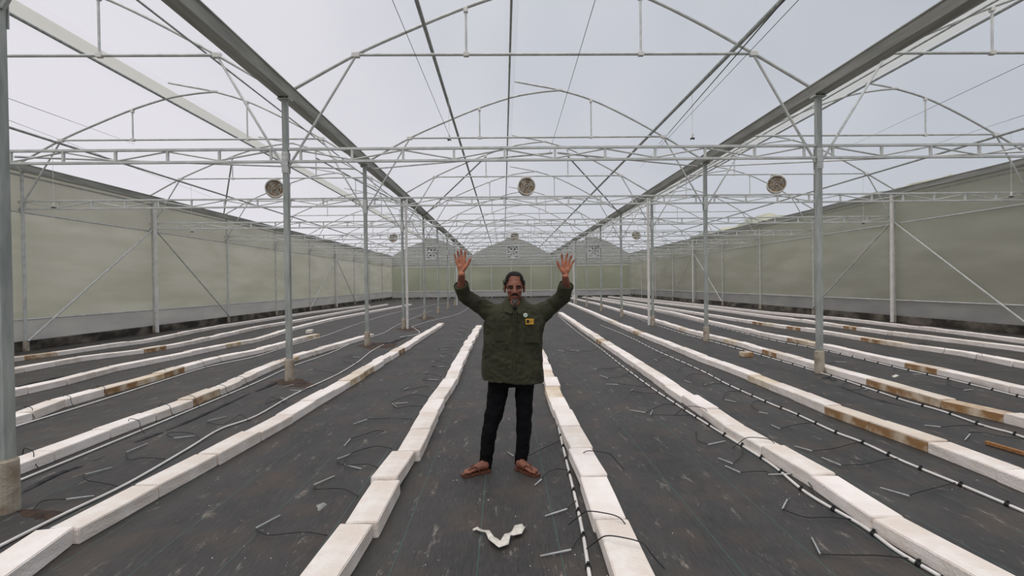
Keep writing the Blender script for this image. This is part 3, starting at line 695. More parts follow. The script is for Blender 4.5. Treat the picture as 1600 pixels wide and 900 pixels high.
stake(c5, [(740, 340), (640, 330), (540, 312), (520, 285), (533, 265)], (533, 265), (703, 220), 'between the two pipes at the left, second nearest')
stake(c5, [(1030, 168), (900, 170), (820, 185), (787, 165), (790, 127)], (790, 125), (937, 65), 'between the two pipes at the left, third nearest')
stake(c5, [(210, 485), (250, 455), (300, 437), (413, 420)], (413, 420), (590, 397), 'near the big left column footing')
stake(c5, [(1260, 50), (1200, 18), (1090, 10), (1040, 25), (1085, 38)], (1085, 38), (1222, 22), 'in a flat loop left of the second left row')
stake(c1, [(1560, 830), (1500, 800), (1400, 860), (1300, 850), (1300, 832)], (1300, 830), (1415, 802), 'between the two pipes at the left, far one')
for tube, j, t, w in T:
    J, Tp = gnd(j[0], j[1], .02), gnd(t[0], t[1], .012)
    e = empty('drip_stake', (J.x, J.y, 0)); off = Vector((J.x, J.y, 0))
    pts = [gnd(x, y, .015) for x, y in tube]
    if (pts[-1]-J).length > .02: pts.append(J)
    for i in range(1, len(pts)-1): pts[i].z = .03
    MB().tube([p-off for p in smooth_path(pts, 6)], .0035, 6).build('tube', BLK, e, smooth=True)
    d = (Tp-J); L = min(max(d.length, .1), .26); d.normalize(); q = J-off
    MB().tube([q, q+d*.02, q+d*L*.45, q+d*L*.97, q+d*L], [.0045, .0055, .005, .004, .001], 6).build('stake', STK, e)
    tag(e, 'grey drip stake %s' % w, 'drip stake', 'drip stakes scattered on the mat')
# tubes arching over the blocks
def over(rk, px, py, w, lean=.12, side=1):
    g = gnd(px, py, BH); P = rowpath[rk]
    c = min(range(len(P)-1), key=lambda a: abs((P[a].y+P[a+1].y)/2-g.y)); 
    x = g.x; y = g.y
    pts = [(x+side*.20, y-lean, .012), (x+side*.14, y-lean*.8, .07), (x+side*.09, y-lean*.4, .125), (x, y, .135), (x-side*.09, y+lean*.4, .125), (x-side*.14, y+lean*.7, .07), (x-side*.19, y+lean, .02)]
    tag(MB().tube(smooth_path(pts, 5), .0035, 6).build('drip_tube', BLK), 'thin black tube over a block of %s' % w, 'tube', 'black tubes arching over the blocks')
for k, (px, py) in enumerate([(45, 708), (210, 660), (258, 636), (297, 622), (345, 605), (376, 592), (445, 564), (488, 549)]): over('L3', px, py, 'the third left row, %s from nearest' % ordw(k+1))
for k, (px, py) in enumerate([(45, 640), (105, 622), (158, 607), (253, 579), (312, 566), (338, 559)]): over('L4', px, py, 'the fourth left row, %s from nearest' % ordw(k+1))
for k, (px, py) in enumerate([(935, 712), (942, 810), (975, 850)]): over('R1', px, py, 'the row right of the man, %s from farthest' % ordw(k+1), -.10, -1)
for k, (px, py) in enumerate([(1185, 690), (1085, 640)]): over('R2', px, py, 'the second right row, %s from nearest' % ordw(k+1), -.08, -1)
for k, (px, py) in enumerate([(1390, 524), (1440, 538), (1480, 545), (1530, 556)]): over('R6', px, py, 'the sixth right row, %s from farthest' % ordw(k+1), .1, -1)

# ------------------------------------------------------------------ small things on the floor
def patch(name, pts, m, z, lb, cat, seed=1, amp=.02):
    r = random.Random(seed); P = [gnd(x, y, 0) for x, y in pts]; c = sum(P, Vector())/len(P); ring = []
    n = len(P)
    for i in range(n):
        for k in range(4):
            q = P[i].lerp(P[(i+1) % n], k/4); ring.append(q+Vector((r.uniform(-amp, amp), r.uniform(-amp, amp), 0)))
    N = len(ring); vs = [Vector((c.x, c.y, z*1.6))]+[c.lerp(q, .6)+Vector((0, 0, z*r.uniform(.9, 1.6))) for q in ring]+[q+Vector((0, 0, .001)) for q in ring]
    fs = [(0, 1+i, 1+(i+1) % N) for i in range(N)]+[(1+i, 1+N+i, 1+N+(i+1) % N, 1+(i+1) % N) for i in range(N)]
    return tag(MB().add(vs, fs).build(name, m, smooth=True), lb, cat, kind='stuff' if cat == 'soil' else None)
patch('bare_soil', [(418, 598), (440, 592), (470, 592), (498, 602), (480, 606), (445, 604)], SOIL, .012, 'reddish soil bared around the second left column footing', 'soil', 2)
patch('bare_soil', [(556, 540), (580, 535), (622, 536), (615, 543), (580, 546)], SOIL, .012, 'reddish soil bared around the third left column footing', 'soil', 3)
patch('bare_soil', [(616, 514), (640, 510), (660, 514), (640, 518)], SOIL, .012, 'reddish soil bared around the fourth left column footing', 'soil', 4)
patch('bare_soil', [(20, 800), (60, 796), (112, 802), (80, 812), (40, 810)], SOIL, .015, 'reddish soil bared beside the big left column footing', 'soil', 5)
patch('bare_soil', [(650, 497), (666, 494), (680, 496), (664, 500)], SOIL, .012, 'small patch of soil at a far left column footing', 'soil', 6)
def ridge(pts, h, w, lb):
    P = smooth_path([gnd(x, y, 0) for x, y in pts], 6); b = MB(); n = len(P); rg = []
    for i, p in enumerate(P):
        d = (P[min(i+1, n-1)]-P[max(i-1, 0)]).normalized(); s_ = Vector((d.y, -d.x, 0)); k = sin(pi*i/(n-1))**.5 if 0 < i < n-1 else .05
        hh = h*k*(1+.4*sin(i*1.7)); ww = w*(.4+.6*k)
        rg.append([p-s_*ww, p-s_*ww*.4+Vector((0, 0, hh*.7)), p+Vector((0, 0, hh)), p+s_*ww*.25+Vector((0, 0, hh*.5)), p+s_*ww*.5])
    b.loft(rg); tag(b.build('mat_fold', FOLD, smooth=True), lb, 'mat fold', 'raised folds in the black ground mat')
ridge([(32, 772), (70, 752), (100, 738), (130, 728)], .018, .05, 'dark fold in the mat beside the big left column')
ridge([(145, 721), (165, 712)], .014, .04, 'short dark fold in the mat at left, nearer one')
ridge([(210, 692), (235, 683), (255, 675)], .016, .05, 'dark fold in the mat between the two left pipes')
ridge([(260, 673), (300, 657), (350, 634), (392, 614)], .02, .05, 'long dark fold in the mat before the second left column')
ridge([(400, 612), (425, 602), (438, 596)], .03, .07, 'dark torn mat edge left of the second left column')
ridge([(562, 540), (590, 540), (618, 534), (640, 524)], .04, .10, 'dark torn mat edge around the third left column')
ridge([(1288, 592), (1295, 590), (1303, 596)], .03, .06, 'lifted mat flap at the nearest right column footing')
ridge([(22, 605), (60, 597), (130, 583), (235, 565)], .02, .05, 'dark fold in the mat between fourth and fifth left rows')
ridge([(1305, 602), (1360, 622), (1420, 637)], .012, .03, 'dark fold in the mat before the fourth right row')
# paper scrap
sc = [(739, 832, .012), (746, 830, .03), (752, 835, .02), (762, 838, .04), (768, 845, .03), (773, 854, .05), (781, 858, .03), (788, 855, .05), (793, 846, .06), (800, 842, .03), (808, 838, .05), (812, 830, .04), (819, 826, .015)]
P = [gnd(x, y, 0)+Vector((0, 0, z*.5+.004)) for x, y, z in sc]; wd = [.006, .014, .012, .014, .02, .024, .03, .03, .02, .018, .034, .036, .02]
vs = []
for i, p in enumerate(P):
    d = (P[min(i+1, len(P)-1)]-P[max(i-1, 0)]).normalized(); s_ = Vector((-d.y, d.x, 0)) if True else None
    for t in (-1, -.4, .3, 1): vs.append(p+s_*wd[i]*t+Vector((0, 0, .008*sin(i*2+t*3)+.006)))
vs2 = [v+Vector((0, 0, -.0025)) for v in vs]; N = len(vs); fs = []
for i in range(len(P)-1):
    for k in range(3): a = i*4+k; fs += [(a, a+1, a+5, a+4), (N+a, N+a+4, N+a+5, N+a+1)]
    for a, b in ((i*4, i*4+4), (i*4+7, i*4+3)): fs.append((a, b, N+b, N+a))
fs += [(0, N, N+1, 1), (1, N+1, N+2, 2), (2, N+2, N+3, 3)]
tag(MB().add(vs+vs2, fs).build('paper_scrap', MARK, smooth=True), 'crumpled white V-shaped strip of wrapping lying on the mat before the man', 'scrap')
patch('plastic_scrap', [(494, 790), (505, 785), (512, 788), (503, 796), (498, 799)], mat('grey_plastic_film', rgb(150, 150, 144), rgb(120, 122, 118), 20, .5), .006, 'small grey piece of plastic on the mat left of the near block row', 'scrap', 8, .004)
patch('plastic_scrap', [(1393, 588), (1400, 585), (1405, 587), (1398, 590)], MARK, .008, 'small white scrap on the mat beside the fourth right row', 'scrap', 9, .004)
a, b = gnd(1541, 695), gnd(1612, 716); e_ = MB().tube([a+Vector((0, 0, .022)), a.lerp(b, .5)+Vector((0, 0, .022)), b+Vector((0, 0, .022))], .022, 4).build('wooden_stick', WOOD, bevel=.003)
tag(e_, 'brown wooden stick lying on the mat at the right edge', 'stick')
# crumbs
r = random.Random(12); cr = MB()
spots = [(830, 870, 40), (640, 890, 40), (700, 720, 30), (330, 760, 50), (1010, 870, 30), (720, 760, 50), (1245, 790, 25), (960, 640, 30), (400, 860, 40), (1180, 760, 60), (1530, 760, 30), (900, 800, 20)]
for _ in range(260):
    sx, sy, ss = r.choice(spots); x, y = r.gauss(sx, ss), r.gauss(sy, ss*.6)
    if y < 560 or y > 930: continue
    p = gnd(x, y, 0); s_ = r.uniform(.002, .007)
    vs = [p+Vector((r.uniform(-s_, s_), r.uniform(-s_, s_), 0)) for _ in range(3)]+[p+Vector((0, 0, s_*.7))]
    cr.add(vs, [(0, 1, 2), (0, 1, 3), (1, 2, 3), (2, 0, 3)])
tag(cr.build('crumbs', MARK), 'pale crumbs of concrete and dirt strewn over the near mat', 'crumbs', kind='stuff')

# ================================================================== the man
SKIN = mat('skin', rgb(140, 88, 68), rgb(112, 68, 52), 14, .55, 0, .25, 120)
PALM = mat('palm_skin', rgb(192, 126, 96), rgb(170, 104, 78), 30, .55, 0, .2, 150)
JACK = mat('olive_cloth', rgb(54, 54, 34), rgb(42, 43, 27), 9, .9, 0, .9, 14)
JACK2 = mat('olive_cloth_trim', rgb(60, 60, 39), rgb(50, 51, 33), 20, .9, 0, .5, 60)
TROU = mat('black_cloth', rgb(12, 13, 15), rgb(18, 19, 21), 12, .9, 0, .8, 16); TROU.node_tree.nodes['Principled BSDF'].inputs['Specular IOR Level'].default_value = .12
HAIR = mat('dark_hair', rgb(16, 15, 15), rgb(38, 35, 34), 60, .6, 0, .8, 160)
HAIR.node_tree.nodes['Principled BSDF'].inputs['Specular IOR Level'].default_value = .2
GREY = mat('grey_beard', rgb(120, 116, 108), rgb(60, 56, 52), 90, .7, 0, .8, 200)
LEATH = mat('brown_leather', rgb(104, 62, 44), rgb(76, 44, 32), 20, .5)
EYEM = mat('eye', rgb(40, 28, 24), rgb(30, 22, 20), 20, .3)
LIP = mat('lip', rgb(124, 70, 60), rgb(110, 60, 52), 20, .5)
BADGE = mat('white_badge', rgb(222, 228, 222), rgb(180, 200, 184), 60, .4)
YEL = mat('yellow_patch', rgb(206, 158, 48), rgb(190, 142, 40), 30, .6)
man = empty('person', (.09, 3.80, 0)); MO = Vector((.09, 3.80, 0))
tag(man, 'smiling man in olive jacket and black trousers, standing with both hands raised', 'person')
def remesh(mb, name, m, voxel, smooth_it=3, disp=None, parent=man, mats=None, matfn=None):
    me = MB.mesh(mb, name); o = bpy.data.objects.new(name, me); COL.objects.link(o)
    rm = o.modifiers.new('r', 'REMESH'); rm.mode = 'VOXEL'; rm.voxel_size = voxel
    if smooth_it: sm = o.modifiers.new('s', 'SMOOTH'); sm.iterations = smooth_it; sm.factor = .5
    dg = bpy.context.evaluated_depsgraph_get(); dg.update(); ev = o.evaluated_get(dg); me2 = bpy.data.meshes.new_from_object(ev)
    bpy.data.objects.remove(o); me2.name = name
    if disp:
        nn = [v.normal.copy() for v in me2.vertices]
        for v, nrm in zip(me2.vertices, nn): v.co = v.co+disp(v.co.copy(), nrm)
    me2.materials.clear()
    for q in (mats or [m]): me2.materials.append(q)
    for p in me2.polygons:
        p.use_smooth = True
        if matfn: p.material_index = matfn(p.center, p.normal)
    o = bpy.data.objects.new(name, me2); COL.objects.link(o); o.parent = parent; o.location = -MO if parent else (0, 0, 0)
    return o
def capsule(b, pts, rs, n=14):
    """tapered limb with round ends"""
    P = [Vector(p) for p in pts]
    b.tube(P, rs, n)
    for p, r_ in zip(P, rs): b.ell(p, (r_, r_, r_), nu=n, nv=8)
def ringe(c, w, d, n=28, p=2.4, z=None, tilt=0):
    out = []
    for k in range(n):
        a = 2*pi*k/n; ca, sa = cos(a), sin(a)
        out.append(Vector((c[0]+w*abs(ca)**(2/p)*(1 if ca > 0 else -1), c[1]+d*abs(sa)**(2/p)*(1 if sa > 0 else -1), c[2]+tilt*ca)))
    return out
CX = .092; HY = 3.775
# arm joints, from the photo
AR = {'L': dict(sh=at(768, 487, 3.80), mid=at(745, 474.5, 3.77), el=at(726, 461, 3.72), cuff=at(720.5, 446, 3.66), wr=at(721.5, 428, 3.61)),
      'R': dict(sh=at(845, 489, 3.80), mid=at(863, 477, 3.77), el=at(879, 464, 3.72), cuff=at(885, 446, 3.66), wr=at(883, 432, 3.61))}
HANDS = {'L': dict(k=[(713.3, 408, 3.607), (717.2, 405.5, 3.604), (721.6, 404.3, 3.602), (726.2, 406.3, 3.602)], t=[(709.8, 396.5), (714.6, 391), (720.4, 388.5), (727.0, 391)],
                   th=[(725.5, 420), (730.5, 413), (733.2, 408.5), (734.8, 404)], pc=(720.5, 414)),
         'R': dict(k=[(892.0, 414.3, 3.607), (888.2, 411.3, 3.604), (883.6, 410.0, 3.602), (879.3, 412, 3.602)], t=[(898, 405.5), (893.5, 398.2), (886.8, 395), (877.5, 396.3)],
                   th=[(880, 425), (875, 418.5), (872.4, 413.5), (870.6, 408.5)], pc=(885.5, 419))}
body = MB()
# hidden torso, legs
body.ell((CX, 3.730, 1.388), (.042, .046, .040))
body.loft([ringe((CX-.03, 3.80, z), w, d, 24, 2.2) for z, w, d in ((.78, .15, .09), (.92, .16, .10), (1.05, .15, .09), (1.2, .17, .10), (1.30, .16, .09), (1.36, .09, .07), (1.40, .058, .058))])
capsule(body, [(CX, 3.80, 1.32), (CX, 3.79, 1.38), (CX, 3.785, 1.46)], [.06, .056, .055])
LEG = {'L': [at(779, 600, 3.80), at(774, 640, 3.80), at(765, 672, 3.79), at(758.5, 722, 3.80), at(757, 735, 3.80)],
       'R': [at(819, 600, 3.80), at(819, 640, 3.79), at(818.5, 672, 3.78), at(814.5, 718, 3.80), at(813, 728, 3.81)]}
HIP = {'L': Vector((CX-.12, 3.80, .82)), 'R': Vector((CX+.06, 3.80, .82))}
for s_ in 'LR': capsule(body, [HIP[s_]]+LEG[s_], [.075, .07, .06, .045, .036, .034])
# feet
FT = {'L': (gnd(763, 737), gnd(729.5, 743.5)), 'R': (gnd(808, 733.5), gnd(835.5, 743))}
SOLE = .022
for s_ in 'LR':
    h, t = FT[s_]; d = (t-h); L = d.length; d.normalize(); x = Vector((d.y, -d.x, 0)); 
    L = .22; t = h+d*L
    M = Matrix((x, d, Vector((0, 0, 1)))).transposed()
    c = h+d*.03
    body.ell(c+Vector((0, 0, SOLE+.033)), (.030, .036, .034), M)
    for u, w, z in ((.06, .029, .034), (.10, .033, .028), (.14, .038, .020), (.17, .040, .015)): body.ell(h+d*u+Vector((0, 0, SOLE+z)), (w, .04, z), M)
    ank = LEG[s_][-1]
    body.tube([ank, h+d*.055+Vector((0, 0, SOLE+.045)), h+d*.12+Vector((0, 0, SOLE+.026))], [.034, .034, .026], 14)
    big = 1 if s_ == 'L' else -1   # big toe on the inner side
    inner = x if (x.x > 0) == (s_ == 'L') else -x
    for k in range(5):
        o_ = inner*(.030-.0155*k); r_ = .0125 if k == 0 else .009-.0005*k
        a_ = h+d*(.165-.006*k)+o_+Vector((0, 0, SOLE+r_+.002)); b_ = a_+d*(.045-.0045*k)
        capsule(body, [a_, b_], [r_, r_*.95], 10)
# arms
for s_ in 'LR':
    A = AR[s_]; capsule(body, [A['sh'], A['mid'], A['el']], [.05, .045, .04]); capsule(body, [A['el'], A['cuff'], A['wr']], [.04, .033, .0265])
    H = HANDS[s_]; wr = A['wr']
    K = [at(*k) for k in H['k']]; Yt = 3.585
    # palm
    pc = at(H['pc'][0], H['pc'][1], 3.608)
    for k in K: body.tube([wr+(k-wr)*.05, wr.lerp(k, .5)+Vector((0, .004, 0)), k], [.016, .0155, .0125], 12); body.ell(k, (.0118, .0118, .0118), nu=12, nv=8)
    body.ell(pc, (.030, .014, .038)); body.ell(pc+Vector((0, -.004, -.012)), (.026, .014, .026))
    for i, (k, t) in enumerate(zip(K, H['t'])):
        tip = at(t[0], t[1], 3.583+(.004 if i == 0 else 0)); r0 = (.0082, .0092, .0097, .0094)[i]
        v = tip-k; p1 = k+v*.42+Vector((0, .006, 0)); p2 = k+v*.74+Vector((0, .004, 0))
        capsule(body, [k, p1, p2, tip-v.normalized()*.006], [r0*1.1, r0, r0*.93, r0*.82], 10)
    th = [at(x, y, 3.600-.006*i) for i, (x, y) in enumerate(H['th'])]
    capsule(body, th, [.017, .0125, .0115, .0095], 10); body.tube([wr.lerp(pc, .3), th[0]], [.018, .017], 10)
# head
def rz(y): return at(803.3, y, HY-.09).z
FX = CX-.002
body.ell((FX, HY+.012, 1.562), (.074, .094, .083)); body.ell((FX, HY+.008, 1.583), (.066, .084, .062)); body.ell((FX, HY-.010, 1.535), (.070, .082, .075))
body.ell((FX, HY-.018, 1.475), (.060, .074, .070)); body.ell((FX, HY-.040, 1.428), (.038, .045, .040)); body.ell((FX, HY-.064, 1.413), (.021, .022, .019))
body.ell((FX, HY-.072, 1.535), (.050, .018, .014))                                        # brow ridge
for s_ in (-1, 1):
    body.ell((FX+s_*.040, HY-.062, 1.488), (.021, .022, .019))                            # cheekbones
    body.ell((FX+s_*.040, HY-.040, 1.452), (.016, .03, .03))
    body.ell((FX+s_*.0115, HY-.098, 1.474), (.0085, .011, .0075))                         # nostril wings
    M = Matrix.Rotation(s_*.35, 3, 'Z'); body.ell((FX+s_*.080, HY+.006, 1.508), (.0085, .020, .032), M); body.ell((FX+s_*.078, HY, 1.488), (.008, .013, .016), M)
body.tube([(FX, HY-.084, 1.528), (FX, HY-.100, 1.498), (FX, HY-.111, 1.477)], [.009, .0115, .013], 10); body.ell((FX, HY-.109, 1.477), (.0135, .013, .0105))
body.ell((FX, HY-.080, 1.446), (.030, .016, .016))
def fdisp(co, n_):
    d = Vector((0, 0, 0))
    if co.z > 1.38 and co.y < HY-.03:
        for s_ in (-1, 1):   # eye sockets
            q = ((co.x-(FX+s_*.031))/.017)**2+((co.z-1.513)/.009)**2
            if q < 4: d += Vector((0, .008*math.exp(-q), 0))
            # smile folds
            q = (abs(co.x-FX)-(.026+.35*(1.478-co.z)))/.004
            if 1.428 < co.z < 1.475: d += Vector((0, .003*math.exp(-q*q)*.5, 0))
        for zf in (1.562, 1.576, 1.59): # forehead creases
            q = (co.z-zf)/.0025; d += Vector((0, .0012*math.exp(-q*q), 0)) if abs(co.x-FX) < .05 else Vector()
        q = ((co.x-FX)/.022)**2+((co.z-1.441)/.0028)**2; d += Vector((0, .004*math.exp(-q), 0))
    return d
wl_, wr_ = AR['L']['wr'].z-.01, AR['R']['wr'].z-.01
def skinmat(c, n_):
    if c.z > 1.60 and (c.x < -.25 and c.z > wl_ or c.x > .42 and c.z > wr_) and n_.y < .1: return 1
    return 0
remesh(body, 'body', SKIN, .0034, 2, fdisp, mats=[SKIN, PALM], matfn=skinmat)
# trousers
tr = MB()
tr.loft([ringe((CX-.03, 3.80, z), w, d, 28, 2.3) for z, w, d in ((.70, .185, .115), (.76, .195, .125), (.85, .185, .125), (.95, .175, .12))])
TRW = {'L': [.098, .092, .078, .066, .057, .054], 'R': [.095, .082, .070, .066, .054, .052]}
for s_ in 'LR':
    pts = [HIP[s_]]+LEG[s_]; pts[-1] = pts[-1]+Vector((0, 0, .01)); tr.tube(pts, TRW[s_], 20); 
    for p, r_ in list(zip(pts, TRW[s_]))[:-1]: tr.ell(p, (r_, r_, r_*.9))
def wr_disp(freq, amp, st=(1, 1, 1), off=0):
    def f(co, n_):
        q = Vector((co.x*st[0], co.y*st[1], co.z*st[2]))*freq+Vector((off, 0, 0))
        v = noise.noise(q)+.5*noise.noise(q*2.1); return n_*amp*(v-.15)
    return f
remesh(tr, 'trousers', TROU, .006, 4, wr_disp(9, .008, (1, 1, 1.7)))
# jacket
jk = MB()
JR = [(.742, .066, .258, .158), (.80, .066, .258, .158), (.95, .070, .252, .150), (1.10, .076, .250, .146), (1.20, .090, .252, .142), (1.27, .098, .246, .136), (1.33, .10, .215, .122), (1.37, .10, .155, .102), (1.40, .098, .095, .082), (1.415, .096, .075, .072)]
jk.loft([ringe((cx, 3.80, z), w, d, 36, 2.7, tilt=(-.016 if z < .9 else 0)) for z, cx, w, d in JR])
SLW = [.083, .064, .062, .056]
for s_ in 'LR':
    A = AR[s_]; dirn = (A['cuff']-A['el']).normalized()
    shin = A['sh']+Vector(((.05 if s_ == 'L' else -.05), 0, -.02))
    jk.tube([shin, A['sh'], A['mid'], A['el'], A['cuff']], [.09]+SLW, 20)
    for p, r_ in zip([shin, A['sh'], A['mid'], A['el']], [.09]+SLW): jk.ell(p, (r_, r_, r_))
def jd(co, n_):
    q = Vector((co.x, co.y, co.z)); v = 1.2*noise.noise(q*7+Vector((3, 0, 0)))+.7*noise.noise(Vector((co.x*15, co.y*9, co.z*11)))+.35*(1-abs(noise.noise(q*19))*3)
    a = .012 if abs(co.x-.1) < .3 else .008
    d = n_*a*(v-.1)
    # placket groove
    if co.y < 3.75 and .78 < co.z < 1.36:
        k = (co.x-(.078+.02*(co.z-1)))/.003; d += Vector((0, .005*math.exp(-k*k), 0))
    # diagonal folds from armpits
    for s_, ax in ((1, -.14), (-1, .32)):
        t = (co.z-1.2)+s_*(co.x-ax)*.9; k = t/.018
        if abs(co.x-ax) < .16 and co.y < 3.75: d += n_*(-.006)*math.exp(-k*k)*(1-abs(co.x-ax)/.16)
    return d
jo = remesh(jk, 'jacket', JACK, .006, 5, jd)
def jbox(name, x0, x1, z0, z1, y, th, m, parent=jo, curve=True, bevel=.003):
    """curved slab hugging the chest front"""
    n = 8; vs = []
    for i in range(n+1):
        x = x0+(x1-x0)*i/n; yy = y+.9*(abs(x-.09)**2.6) if curve else y
        for zz in (z0, z1):
            for t in (0, -th): vs.append((x, yy+t, zz))
    fs = []
    for i in range(n):
        a = i*4; b = a+4; fs += [(a, a+2, b+2, b), (a+1, b+1, b+3, a+3), (a, b, b+1, a+1), (a+2, a+3, b+3, b+2)]
    fs += [(0, 1, 3, 2), (n*4, n*4+2, n*4+3, n*4+1)]
    o = MB().add(vs, fs).build(name, m, parent, bevel=bevel); o.location = (0, 0, 0) if parent is jo else (-MO)
    return o
yF = 3.648
jbox('placket', .070, .100, .765, 1.335, yF+.006, .010, JACK2)
p1 = jbox('chest_pocket', -.07, .035, 1.085, 1.225, yF+.008, .010, JACK); jbox('pocket_flap', -.077, .042, 1.185, 1.235, yF+.002, .010, JACK2, p1)
p2 = jbox('chest_pocket', .175, .285, 1.07, 1.215, yF+.012, .010, JACK); jbox('pocket_flap', .17, .29, 1.18, 1.222, yF+.006, .010, JACK2, p2)
for z in (.86, .98, 1.10, 1.22): 
    o = MB().lathe([(.008, 0), (.008, .004)], Matrix.Translation((.085, yF-.004, z)) @ RX, 12).build('button', JACK2, jo)
bd = at(821, 492.5, yF-.012); o = MB().lathe([(.016, 0), (.017, .003), (.014, .006)], Matrix.Translation(bd) @ RX, 20).build('badge', BADGE, jo); o['label'] = 'round white badge'
MB().lathe([(.006, 0), (.006, .0015)], Matrix.Translation(bd+Vector((0, -.006, 0))) @ RX, 12).build('badge_centre', mat('badge_green', rgb(120, 160, 130), rgb(110, 150, 120), 10, .5), o)
c_ = at(827.5, 502.5, yF-.012); o = MB().box(c_, (.066, .006, .046)).build('patch', YEL, jo, bevel=.002); o['label'] = 'yellow patch with a dark square'
MB().box(c_+Vector((-.014, -.0035, .001)), (.022, .002, .026)).build('patch_mark', BLK, o); MB().box(c_+Vector((.012, -.0035, .001)), (.014, .002, .004)).build('patch_mark', JACK2, o)
# collar
for s_ in (-1, 1):
    P0 = [Vector((CX+s_*.062, 3.83, 1.445)), Vector((CX+s_*.070, 3.79, 1.44)), Vector((CX+s_*.062, 3.735, 1.415)), Vector((CX+s_*.040, 3.695, 1.375)), Vector((CX+s_*.016, 3.672, 1.325))]
    P1 = [Vector((CX+s_*.078, 3.845, 1.40)), Vector((CX+s_*.096, 3.79, 1.40)), Vector((CX+s_*.098, 3.72, 1.370)), Vector((CX+s_*.086, 3.675, 1.325)), Vector((CX+s_*.032, 3.660, 1.305))]
    vs = []; fs = []
    for a, b in zip(P0, P1): vs += [a, b, a+Vector((-s_*.003, .006, -.004)), b+Vector((-s_*.003, .008, -.006))]
    for i in range(4):
        a = i*4; b = a+4; fs += [(a, a+1, b+1, b), (a+2, b+2, b+3, a+3), (a, b, b+2, a+2), (a+1, a+3, b+3, b+1)]
    fs += [(0, 2, 3, 1), (16, 17, 19, 18)]
    MB().add(vs, fs).build('collar', JACK2, jo, smooth=False, bevel=.001)
# inner dark shirt at the neck
MB().ell((CX, 3.734, 1.336), (.034, .056, .030)).build('undershirt', TROU, jo, smooth=True)
# cuffs
for s_ in 'LR':
    A = AR[s_]; d = (A['cuff']-A['el']).normalized(); c = A['cuff']
    pts = [c-d*.025, c-d*.01, c+d*.008, c+d*.006, c-d*.02]; MB().tube(pts[:3], [.058, .061, .060], 22, caps=False).tube([pts[2], pts[4]], [.060, .050], 22, caps=False).build('cuff', JACK2, jo, smooth=True)
for ch in jo.children: ch.location = (0, 0, 0)   # jacket mesh already carries the offset
# hair
def inhair(co):
    x, y, z = co.x-FX, co.y-HY, co.z
    front = y < -.035
    line = 1.616 if abs(x) < .046 else 1.616-(abs(x)-.046)*4
    line += .005*noise.noise(Vector((x*60, 0, 0)))
    if front: return z > line
    if y < .02: return z > (1.545-(y+.035)*.9)
    return z > 1.455
bm = bmesh.new(); bmesh.ops.create_icosphere(bm, subdivisions=5, radius=1)
for v in bm.verts:
    d = v.co.copy(); v.co = Vector((FX+(abs(d.x)**.86)*(1 if d.x > 0 else -1)*.079, HY+.012+d.y*.100, 1.562+(d.z*.089 if d.z < 0 else d.z**.9*.089))) if d.z > -.2 else Vector((FX+d.x*.078, HY+.012+d.y*.10, 1.562+d.z*.10))
    q = v.co*Vector((40, 20, 25)) if False else Vector((v.co.x*70, v.co.y*25, v.co.z*30)); v.co += d*.003*noise.noise(q)
bmesh.ops.delete(bm, geom=[v for v in bm.verts if not inhair(v.co)], context='VERTS')
ext = bmesh.ops.extrude_face_region(bm, geom=bm.faces[:]); 
for v in [g_ for g_ in ext['geom'] if isinstance(g_, bmesh.types.BMVert)]: v.co = v.co+(Vector((FX, HY+.01, 1.54))-v.co).normalized()*.012
bmesh.ops.recalc_face_normals(bm, faces=bm.faces)
me = bpy.data.meshes.new('hair'); bm.to_mesh(me); bm.free(); me.materials.append(HAIR)
for p in me.polygons: p.use_smooth = True
ho = bpy.data.objects.new('hair', me); COL.objects.link(ho); ho.parent = man; ho.location = -MO
r = random.Random(5)
for s_ in (-1, 1):
    b = MB()
    for k in range(16):
        z = 1.572-.0042*k+r.uniform(-.004, .004); x = FX+s_*(.072+.003*sin(k)); y = HY+.016+r.uniform(-.01, .02); a = r.uniform(.006, .013)*(1.5 if s_ < 0 and k % 3 == 0 else 1)
        b.tube(smooth_path([(x, y, z), (x+s_*a*.7, y-.006, z+.009), (x+s_*a*1.3, y-.010, z+.001), (x+s_*a*1.2, y-.006, z-.013), (x+s_*a*.5, y-.004, z-.016)], 4), .0016, 5)
    b.build('curl', HAIR, ho, smooth=True); 
def faceblob(name, pts, r_, m, parent=man, loc=True):
    b = MB(); b.tube(smooth_path(pts, 4), r_, 8) if not isinstance(r_, list) else b.tube(pts, r_, 8)
    o = b.build(name, m, parent, smooth=True); o.location = -MO; return o
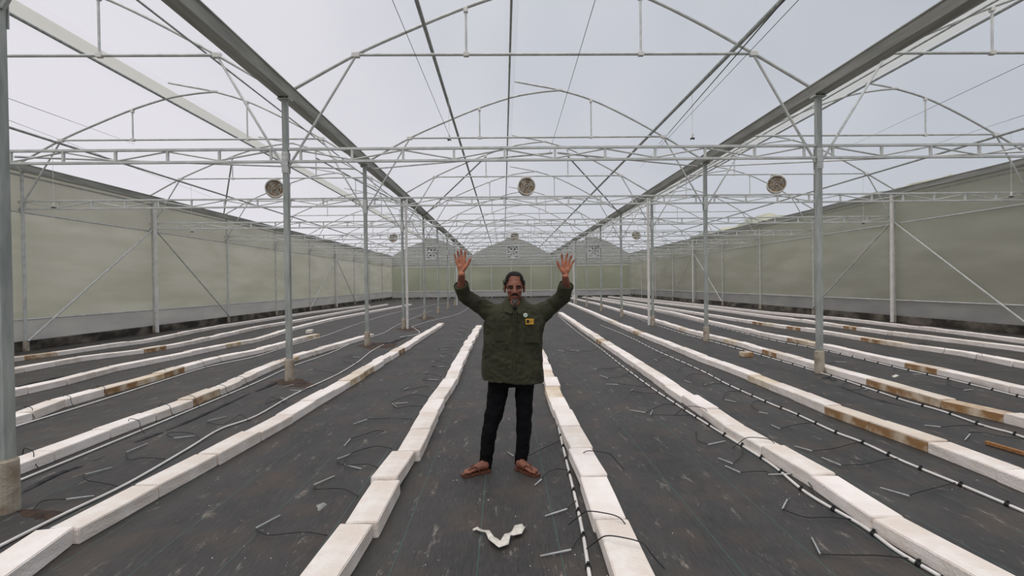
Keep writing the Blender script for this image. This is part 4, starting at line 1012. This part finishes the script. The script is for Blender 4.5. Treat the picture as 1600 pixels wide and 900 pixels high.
for s_ in (-1, 1):
    faceblob('eyebrow', [(FX+s_*.012, HY-.088, 1.524), (FX+s_*.024, HY-.087, 1.531), (FX+s_*.038, HY-.080, 1.530), (FX+s_*.050, HY-.068, 1.523)], [.003, .0052, .0048, .002], HAIR)
    faceblob('eye', [(FX+s_*.019, HY-.076, 1.5115), (FX+s_*.026, HY-.081, 1.5135), (FX+s_*.034, HY-.080, 1.5135), (FX+s_*.044, HY-.072, 1.510)], [.002, .0044, .0044, .0016], EYEM)
faceblob('moustache', [(FX-.032, HY-.080, 1.447), (FX-.022, HY-.093, 1.458), (FX-.008, HY-.100, 1.464), (FX+.008, HY-.100, 1.464), (FX+.022, HY-.093, 1.458), (FX+.032, HY-.080, 1.447)], [.002, .006, .0065, .0065, .006, .002], HAIR)
faceblob('lower_lip', [(FX-.021, HY-.085, 1.437), (FX, HY-.097, 1.433), (FX+.021, HY-.085, 1.437)], [.0018, .0048, .0018], LIP)
gt = MB(); gt.ell((FX-.001, HY-.084, 1.405), (.024, .016, .022)); gt.tube([(FX, HY-.084, 1.41), (FX-.002, HY-.088, 1.385), (FX-.006, HY-.082, 1.358)], [.018, .015, .004], 14)
remesh(gt, 'goatee', GREY, .002, 2, wr_disp(120, .003, (1, 1, .3)))
# sandals
for s_ in 'LR':
    h, t = FT[s_]; d = (t-h).normalized(); x = Vector((d.y, -d.x, 0)); prof = [(-.012, .022), (0, .032), (.05, .034), (.10, .038), (.15, .045), (.19, .045), (.215, .036), (.232, .016)]
    lp = [h+d*u+x*w for u, w in prof]+[h+d*u-x*w for u, w in prof[::-1]]; N = len(lp)
    vs = [v+Vector((0, 0, .001)) for v in lp]+[v+Vector((0, 0, SOLE)) for v in lp]
    o = MB().add(vs, [tuple(range(N))[::-1], tuple(range(N, 2*N))]+[(i, (i+1) % N, N+(i+1) % N, N+i) for i in range(N)]).build('sandal', LEATH, man, bevel=.003); o.location = -MO
    toe = h+d*.172+Vector((0, 0, SOLE+.026)); inner = x if (x.x > 0) == (s_ == 'L') else -x; toe += inner*.020
    for q in (-1, 1):
        st = h+d*.085+x*q*.036+Vector((0, 0, SOLE+.004)); md = h+d*.12+x*q*.026+Vector((0, 0, SOLE+.048))
        so = MB().tube(smooth_path([st, md, toe+Vector((0, 0, .006)), toe-Vector((0, 0, .006))], 5), .0055, 8).build('strap', LEATH, o, smooth=True); so.location = (0, 0, 0)
